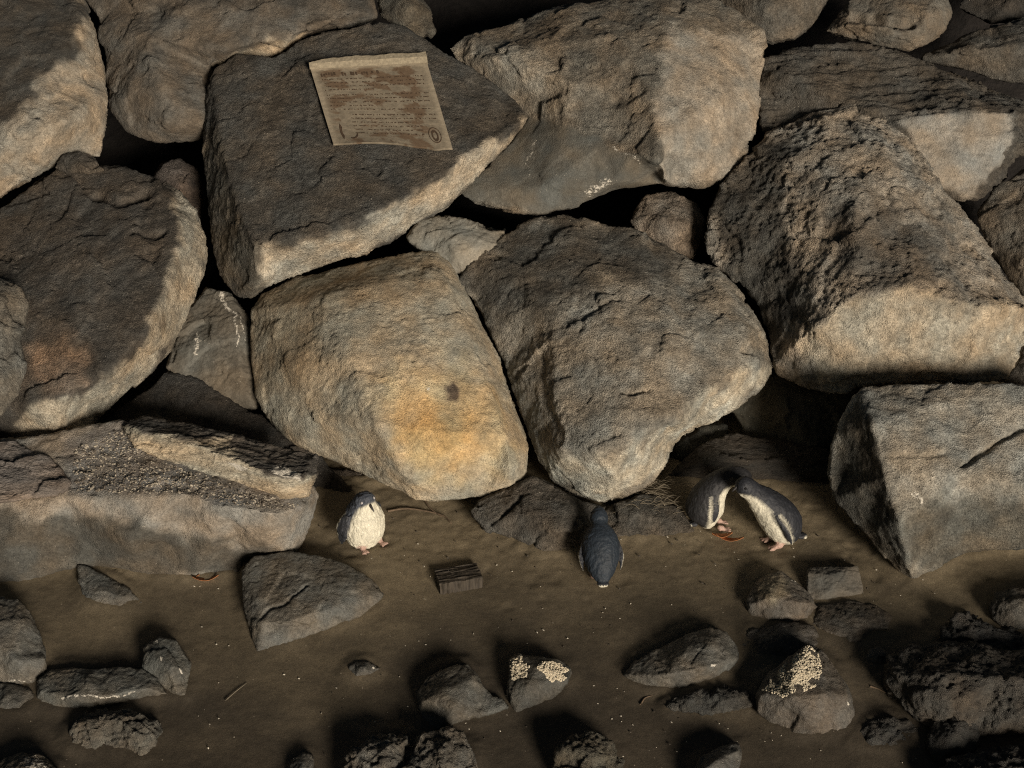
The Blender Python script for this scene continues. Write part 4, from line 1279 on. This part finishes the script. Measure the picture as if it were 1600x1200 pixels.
# 3: left one of the pair
penguin("penguin", "left penguin of the touching pair, standing upright with head bowed right",
        [(-.085, .022, .03, .03, .5), (-.070, .045, .066, .062, .2), (-.068, .095, .088, .090, .2), (-.058, .150, .088, .088, .22), (-.032, .205, .076, .072, .25), (.006, .250, .060, .056, .35), (.048, .272, .050, .050, .6), (.090, .270, .047, .049, .8), (.124, .250, .034, .038, 2), (.138, .238, .010, .012, 2)],
        stand(1121, 822), math.radians(2), scale=1.02, back=np.array([0.022, 0.022, 0.024]),
        flippers=[((-.035, -.066, .195), (-.03, -.086, .14), (-.035, -.082, .07), (-1, -.1, .0), .020), ((-.035, .066, .195), (-.03, .086, .14), (-.035, .082, .07), (-1, .1, 0), .020)],
        feet=[(.018, -.036, 0), (.018, .036, 0)], beak=((.130, 0, .240), (.152, 0, .208), .009), eyes=[((.100, -.042, .274), .008), ((.100, .042, .274), .008)], paleeye=True,
        tail=((-.12, 0, .022), (.03, .022, .012), (-.02, 0, -.008)))
# 4: right one of the pair
penguin("penguin", "right penguin of the touching pair, leaning left with white belly showing",
        [(-.095, .022, .02, .02, .6), (-.070, .040, .056, .050, .35), (-.040, .080, .084, .078, .1), (-.008, .128, .089, .082, .05), (.032, .178, .079, .072, .1), (.078, .226, .060, .056, .12), (.115, .262, .043, .042, .2), (.148, .292, .040, .041, .65), (.172, .312, .028, .030, 2), (.182, .320, .010, .010, 2)],
        stand(1210, 850), math.radians(180 + 17), scale=1.17, back=np.array([0.020, 0.022, 0.028]),
        flippers=[((.04, .072, .180), (.005, .097, .125), (-.03, .093, .045), (-.8, .2, -.3), .022), ((.04, -.072, .180), (.005, -.097, .125), (-.03, -.093, .045), (-.8, -.2, -.3), .022)],
        feet=[(.004, -.036, .1), (.004, .036, -.1)], beak=((.180, 0, .300), (.206, 0, .282), .009), eyes=[((.164, .034, .302), .006), ((.164, -.034, .302), .006)],
        tail=((-.12, 0, .022), (.03, .022, .012), (-.02, 0, -.008)))

# ================================================================== TIMBER BLOCK
def timber_block():
    c = on_sand(716, 920)
    bm = bmesh.new()
    bmesh.ops.create_cube(bm, size=1.0)
    bmesh.ops.subdivide_edges(bm, edges=bm.edges[:], cuts=23, use_grid_fill=True)
    P = np.array([v.co for v in bm.verts])
    Q = P * np.array([0.205, 0.12, 0.07])
    front = sstep(-0.46, -0.5, P[:, 1])
    side = sstep(0.46, 0.5, np.abs(P[:, 0]))
    top = sstep(0.46, 0.5, P[:, 2])
    groove = fbm(np.stack([P[:, 0] * 16, P[:, 0] * 0, P[:, 2] * 0.6], 1), 3, 0.7)
    Q[:, 1] -= front * (0.006 * groove + 0.002)
    Q[:, 2] += top * 0.005 * fbm(np.stack([P[:, 0] * 1.2, P[:, 1] * 11, P[:, 1] * 0], 1), 3, 0.7)
    Q[:, 0] += side * np.sign(P[:, 0]) * 0.004 * fbm(P * np.array([1, 9, 2]), 2)
    for v, q in zip(bm.verts, Q):
        v.co = q
    me = bpy.data.meshes.new("wooden_block")
    bm.to_mesh(me)
    bm.free()
    me.polygons.foreach_set("use_smooth", np.ones(len(me.polygons), bool))
    me.set_sharp_from_angle(angle=math.radians(40))
    me.materials.append(plain_material("weathered_timber", (0.05, 0.041, 0.031), 0.8, 0.5, 30, 0.004, stretch=(3, 0.6, 0.4)))
    o = bpy.data.objects.new("wooden_block", me)
    COL.objects.link(o)
    o.location = c + np.array([0, 0.05, 0.022])
    o.rotation_euler = (math.radians(4), math.radians(-2), math.radians(14))
    tag(o, "dark weathered wooden block with grooved end lying on the sand", "wood block")


timber_block()

# ================================================================== BARNACLES
def barnacles(key, poly, count, seed):
    o = ROCKS[key]
    bv = bvh_of(o)
    rg = np.random.default_rng(seed)
    P = np.array(poly, float)
    lo, hi = P.min(0), P.max(0)
    V, Fc, made, tries = [], [], 0, 0
    while made < count and tries < count * 12:
        tries += 1
        c = rg.uniform(lo, hi)
        n_ = perlin(np.array([[c[0] * .05, c[1] * .05, seed]]))[0]
        if signed(c[None], poly)[0] < 3 * n_ or n_ < -0.28:
            continue
        loc, nor = hit(bv, *c)
        if loc is None:
            continue
        made += 1
        nor = (nor + Vector(rg.normal(size=3) * 0.35)).normalized()
        t1 = nor.orthogonal().normalized()
        t2 = nor.cross(t1)
        r = rg.uniform(.0022, .0070)
        hgt = rg.uniform(.0018, .0055)
        k = len(V)
        for hh, rr in ((-.003, 1.0), (hgt, .62), (hgt * .98, .36), (hgt * .45, .22)):
            for j in range(7):
                a = 2 * math.pi * j / 7 + rg.uniform(-.2, .2)
                q = loc + nor * hh + (t1 * math.cos(a) + t2 * math.sin(a)) * r * rr * rg.uniform(.85, 1.15)
                V.append(np.array(q))
        for s_ in range(3):
            for j in range(7):
                Fc.append((k + s_ * 7 + j, k + s_ * 7 + (j + 1) % 7, k + (s_ + 1) * 7 + (j + 1) % 7, k + (s_ + 1) * 7 + j))
        Fc.append(tuple(k + 21 + j for j in range(7)))
    b = link_mesh("barnacles", V, Fc, BARN, o, np.array(o.location), smooth=False)
    tag(b, kind="stuff")


BARN = plain_material("barnacle_shell", (0.62, 0.55, 0.42), 0.8, 0.35, 70, 0.002)
barnacles('f13', [(1192, 1078), (1215, 1050), (1240, 1024), (1264, 1008), (1280, 1026), (1284, 1052), (1272, 1076), (1240, 1082), (1224, 1090)], 1100, 3)
barnacles('f10', [(797, 1030), (815, 1026), (828, 1036), (822, 1058), (800, 1064)], 260, 4)
barnacles('f10', [(835, 1050), (845, 1034), (870, 1034), (890, 1048), (880, 1066), (855, 1064)], 420, 5)

# ================================================================== GRIT, SHELLS, DRY GRASS, LEAVES, TWIGS
def scatter_flakes(name, spots, size, mat, label, cat, seed, parent=None):
    rg = np.random.default_rng(seed)
    V, Fc = [], []
    for p, nrm in spots:
        nrm = np.array(nrm) + rg.normal(size=3) * 0.5
        nrm /= np.linalg.norm(nrm)
        t1 = np.cross(nrm, [0.3, 0.9, 0.2])
        t1 /= np.linalg.norm(t1)
        t2 = np.cross(nrm, t1)
        s = size * rg.uniform(.4, 1.3)
        k = len(V)
        for j in range(5):
            a = 2 * math.pi * j / 5
            V.append(p + (t1 * math.cos(a) * rg.uniform(.7, 1.6) + t2 * math.sin(a) * rg.uniform(.6, 1)) * s)
        V.append(p + nrm * s * .7)
        V.append(p - nrm * s * .6)
        for j in range(5):
            Fc.append((k + j, k + (j + 1) % 5, k + 5))
            Fc.append((k + (j + 1) % 5, k + j, k + 6))
    o = link_mesh(name, V, Fc, mat)
    tag(o, label, cat, kind="stuff")
    return o


rg0 = np.random.default_rng(21)
bv20 = bvh_of(ROCKS['r20'])
gp = [(115, 700), (190, 665), (260, 722), (330, 742), (400, 768), (470, 788), (455, 800), (350, 788), (290, 772), (210, 774), (118, 770), (112, 735)]
spots = []
while len(spots) < 1500:
    c = rg0.uniform((90, 650), (490, 810))
    if signed(c[None], gp)[0] < 2:
        continue
    loc, nor = hit(bv20, *c)
    if loc is None:
        spots.append((np.array([0, 0, -5.0]), (0, 0, 1)))
        continue
    spots.append((np.array(loc), np.array(nor)))
spots = [s_ for s_ in spots if s_[0][2] > -4]
scatter_flakes("grit", spots[:900], .0062, plain_material("pale_grit", (0.36, 0.32, 0.255), 0.85, 0.4, 40, 0.001), "pale grit strewn over the top of the long low slab", "grit", 5)
scatter_flakes("grit", spots[900:], .0075, plain_material("dark_grit", (0.13, 0.11, 0.088), 0.85, 0.4, 40, 0.001), "dark grit mixed over the top of the long low slab", "grit", 6)
sh = []
for k in range(230):
    u, v = rg0.uniform(300, 1500), rg0.uniform(830, 1195)
    p = on_sand(u, v)
    p[2] += 0.004
    sh.append((p, (0, 0, 1)))
scatter_flakes("shell_fragments", sh, .0042, plain_material("shell_white", (0.5, 0.46, 0.38), 0.6, 0.3, 60, 0.0005), "tiny pale shell fragments scattered over the sand", "shell fragments", 8)
sh = []
for k in range(160):
    u, v = rg0.uniform(480, 1400), rg0.uniform(800, 1195)
    p = on_sand(u, v)
    p[2] += 0.005
    sh.append((p, (0, 0, 1)))
scatter_flakes("dark_pebbles", sh, .0055, plain_material("pebble_dark", (0.06, 0.05, 0.038), 0.8, 0.3, 60, 0.0005), "tiny dark crumbs scattered over the sand", "crumbs", 9)


def tube(pts_, r, seg=5):
    P = catmull([list(p) for p in pts_], 14)
    V, Fc = [], []
    for k, p in enumerate(P):
        t = P[min(k + 1, 13)] - P[max(k - 1, 0)]
        t /= np.linalg.norm(t) + 1e-9
        a = np.cross(t, [0.2, 0.3, 1])
        a /= np.linalg.norm(a) + 1e-9
        b = np.cross(t, a)
        rr = r * (1 - 0.6 * k / 13)
        for j in range(seg):
            an = 2 * math.pi * j / seg
            V.append(p + (a * math.cos(an) + b * math.sin(an)) * rr)
    for k in range(13):
        for j in range(seg):
            Fc.append((k * seg + j, k * seg + (j + 1) % seg, (k + 1) * seg + (j + 1) % seg, (k + 1) * seg + j))
    Fc += [tuple(range(seg)), tuple(range(13 * seg, 14 * seg))]
    return V, Fc


STRAW = plain_material("dry_straw", (0.17, 0.145, 0.105), 0.8, 0.35, 60, 0.0005)
TWIG = plain_material("dead_twig", (0.12, 0.085, 0.055), 0.85, 0.4, 60, 0.001)
LEAF = plain_material("dead_leaf", (0.36, 0.15, 0.06), 0.7, 0.4, 50, 0.001)
V, Fc = [], []
for k in range(150):
    u, v = rg0.uniform(975, 1065), rg0.uniform(768, 822)
    p = on_sand(u, v) + np.array([0, 0, rg0.uniform(.03, .09)])
    an = rg0.uniform(-.9, .7) + (math.pi if rg0.random() < .3 else 0)
    L = rg0.uniform(.05, .16)
    d = np.array([math.cos(an), math.sin(an) * .6, rg0.uniform(-.5, .35)]) * L
    v_, f_ = tube([p, p + d * .5 + np.array([0, 0, rg0.uniform(0, .03)]), p + d], rg0.uniform(.0010, .0022), 4)
    kk = len(V)
    V += v_
    Fc += [tuple(i + kk for i in f) for f in f_]
o = link_mesh("dry_grass", V, Fc, STRAW)
tag(o, "tangle of dry grass stalks under the large grey boulder", "dry grass", kind="stuff")


def twig(px_, r, mat, name, label, cat, lift=0.008):
    pp = [on_sand(*q) + np.array([0, 0, lift]) for q in px_]
    v_, f_ = tube(pp, r)
    o_ = link_mesh(name, v_, f_, mat, loc=pp[0], smooth=True)
    tag(o_, label, cat)


twig([(606, 802), (640, 798), (690, 808), (706, 822)], .006, TWIG, "twig", "dark twig lying just right of the white breasted penguin", "twig", .012)
twig([(664, 786), (672, 798), (690, 812)], .005, TWIG, "twig", "short twig crossing the sand under the ochre boulder", "twig", .015)
twig([(352, 1096), (368, 1082), (386, 1068)], .003, STRAW, "straw", "single pale straw on the sand right of the speckled upright rock", "straw", .004)
twig([(1001, 1102), (1008, 1092), (1021, 1088)], .0045, TWIG, "seaweed_strand", "short dark curved strand left of the flat ragged rock", "seaweed", .005)
twig([(1360, 1074), (1372, 1078), (1384, 1084)], .005, TWIG, "twig", "short black twig right of the big barnacled rock", "twig", .005)


def leaf(u, v, L, W_, yaw, label, curl=.35):
    c = on_sand(u, v) + np.array([0, 0, .010])
    V, Fc = [], []
    for i in range(9):
        t = i / 8
        w = W_ * math.sin(math.pi * (0.06 + 0.9 * t)) ** 0.8
        x = (t - .5) * L
        z = curl * L * (t - .5) ** 2 * 2
        for s_ in (-1, 0, 1):
            for th in (0.0008, -0.0008):
                lx, ly = x, s_ * w
                V.append(c + np.array([lx * math.cos(yaw) - ly * math.sin(yaw), lx * math.sin(yaw) + ly * math.cos(yaw), z + abs(s_) * W_ * .45 + th]))
    for i in range(8):
        for s_ in range(2):
            a = i * 6 + s_ * 2
            Fc.append((a, a + 2, a + 8, a + 6))
            Fc.append((a + 1, a + 7, a + 9, a + 3))
        Fc.append((i * 6, i * 6 + 6, i * 6 + 7, i * 6 + 1))
        Fc.append((i * 6 + 4, i * 6 + 5, i * 6 + 11, i * 6 + 10))
    o_ = link_mesh("dead_leaf", V, Fc, LEAF, loc=c, smooth=True)
    tag(o_, label, "leaf")


leaf(1128, 842, .10, .018, .1, "upper rust coloured leaf on the sand before the penguin pair")
leaf(1140, 848, .13, .016, -.2, "lower rust coloured leaf on the sand before the penguin pair")
leaf(322, 910, .12, .014, .15, "rust coloured curled leaf at the foot of the long slab")
leaf(298, 905, .09, .008, -.1, "thin reddish leaf under the edge of the long slab")
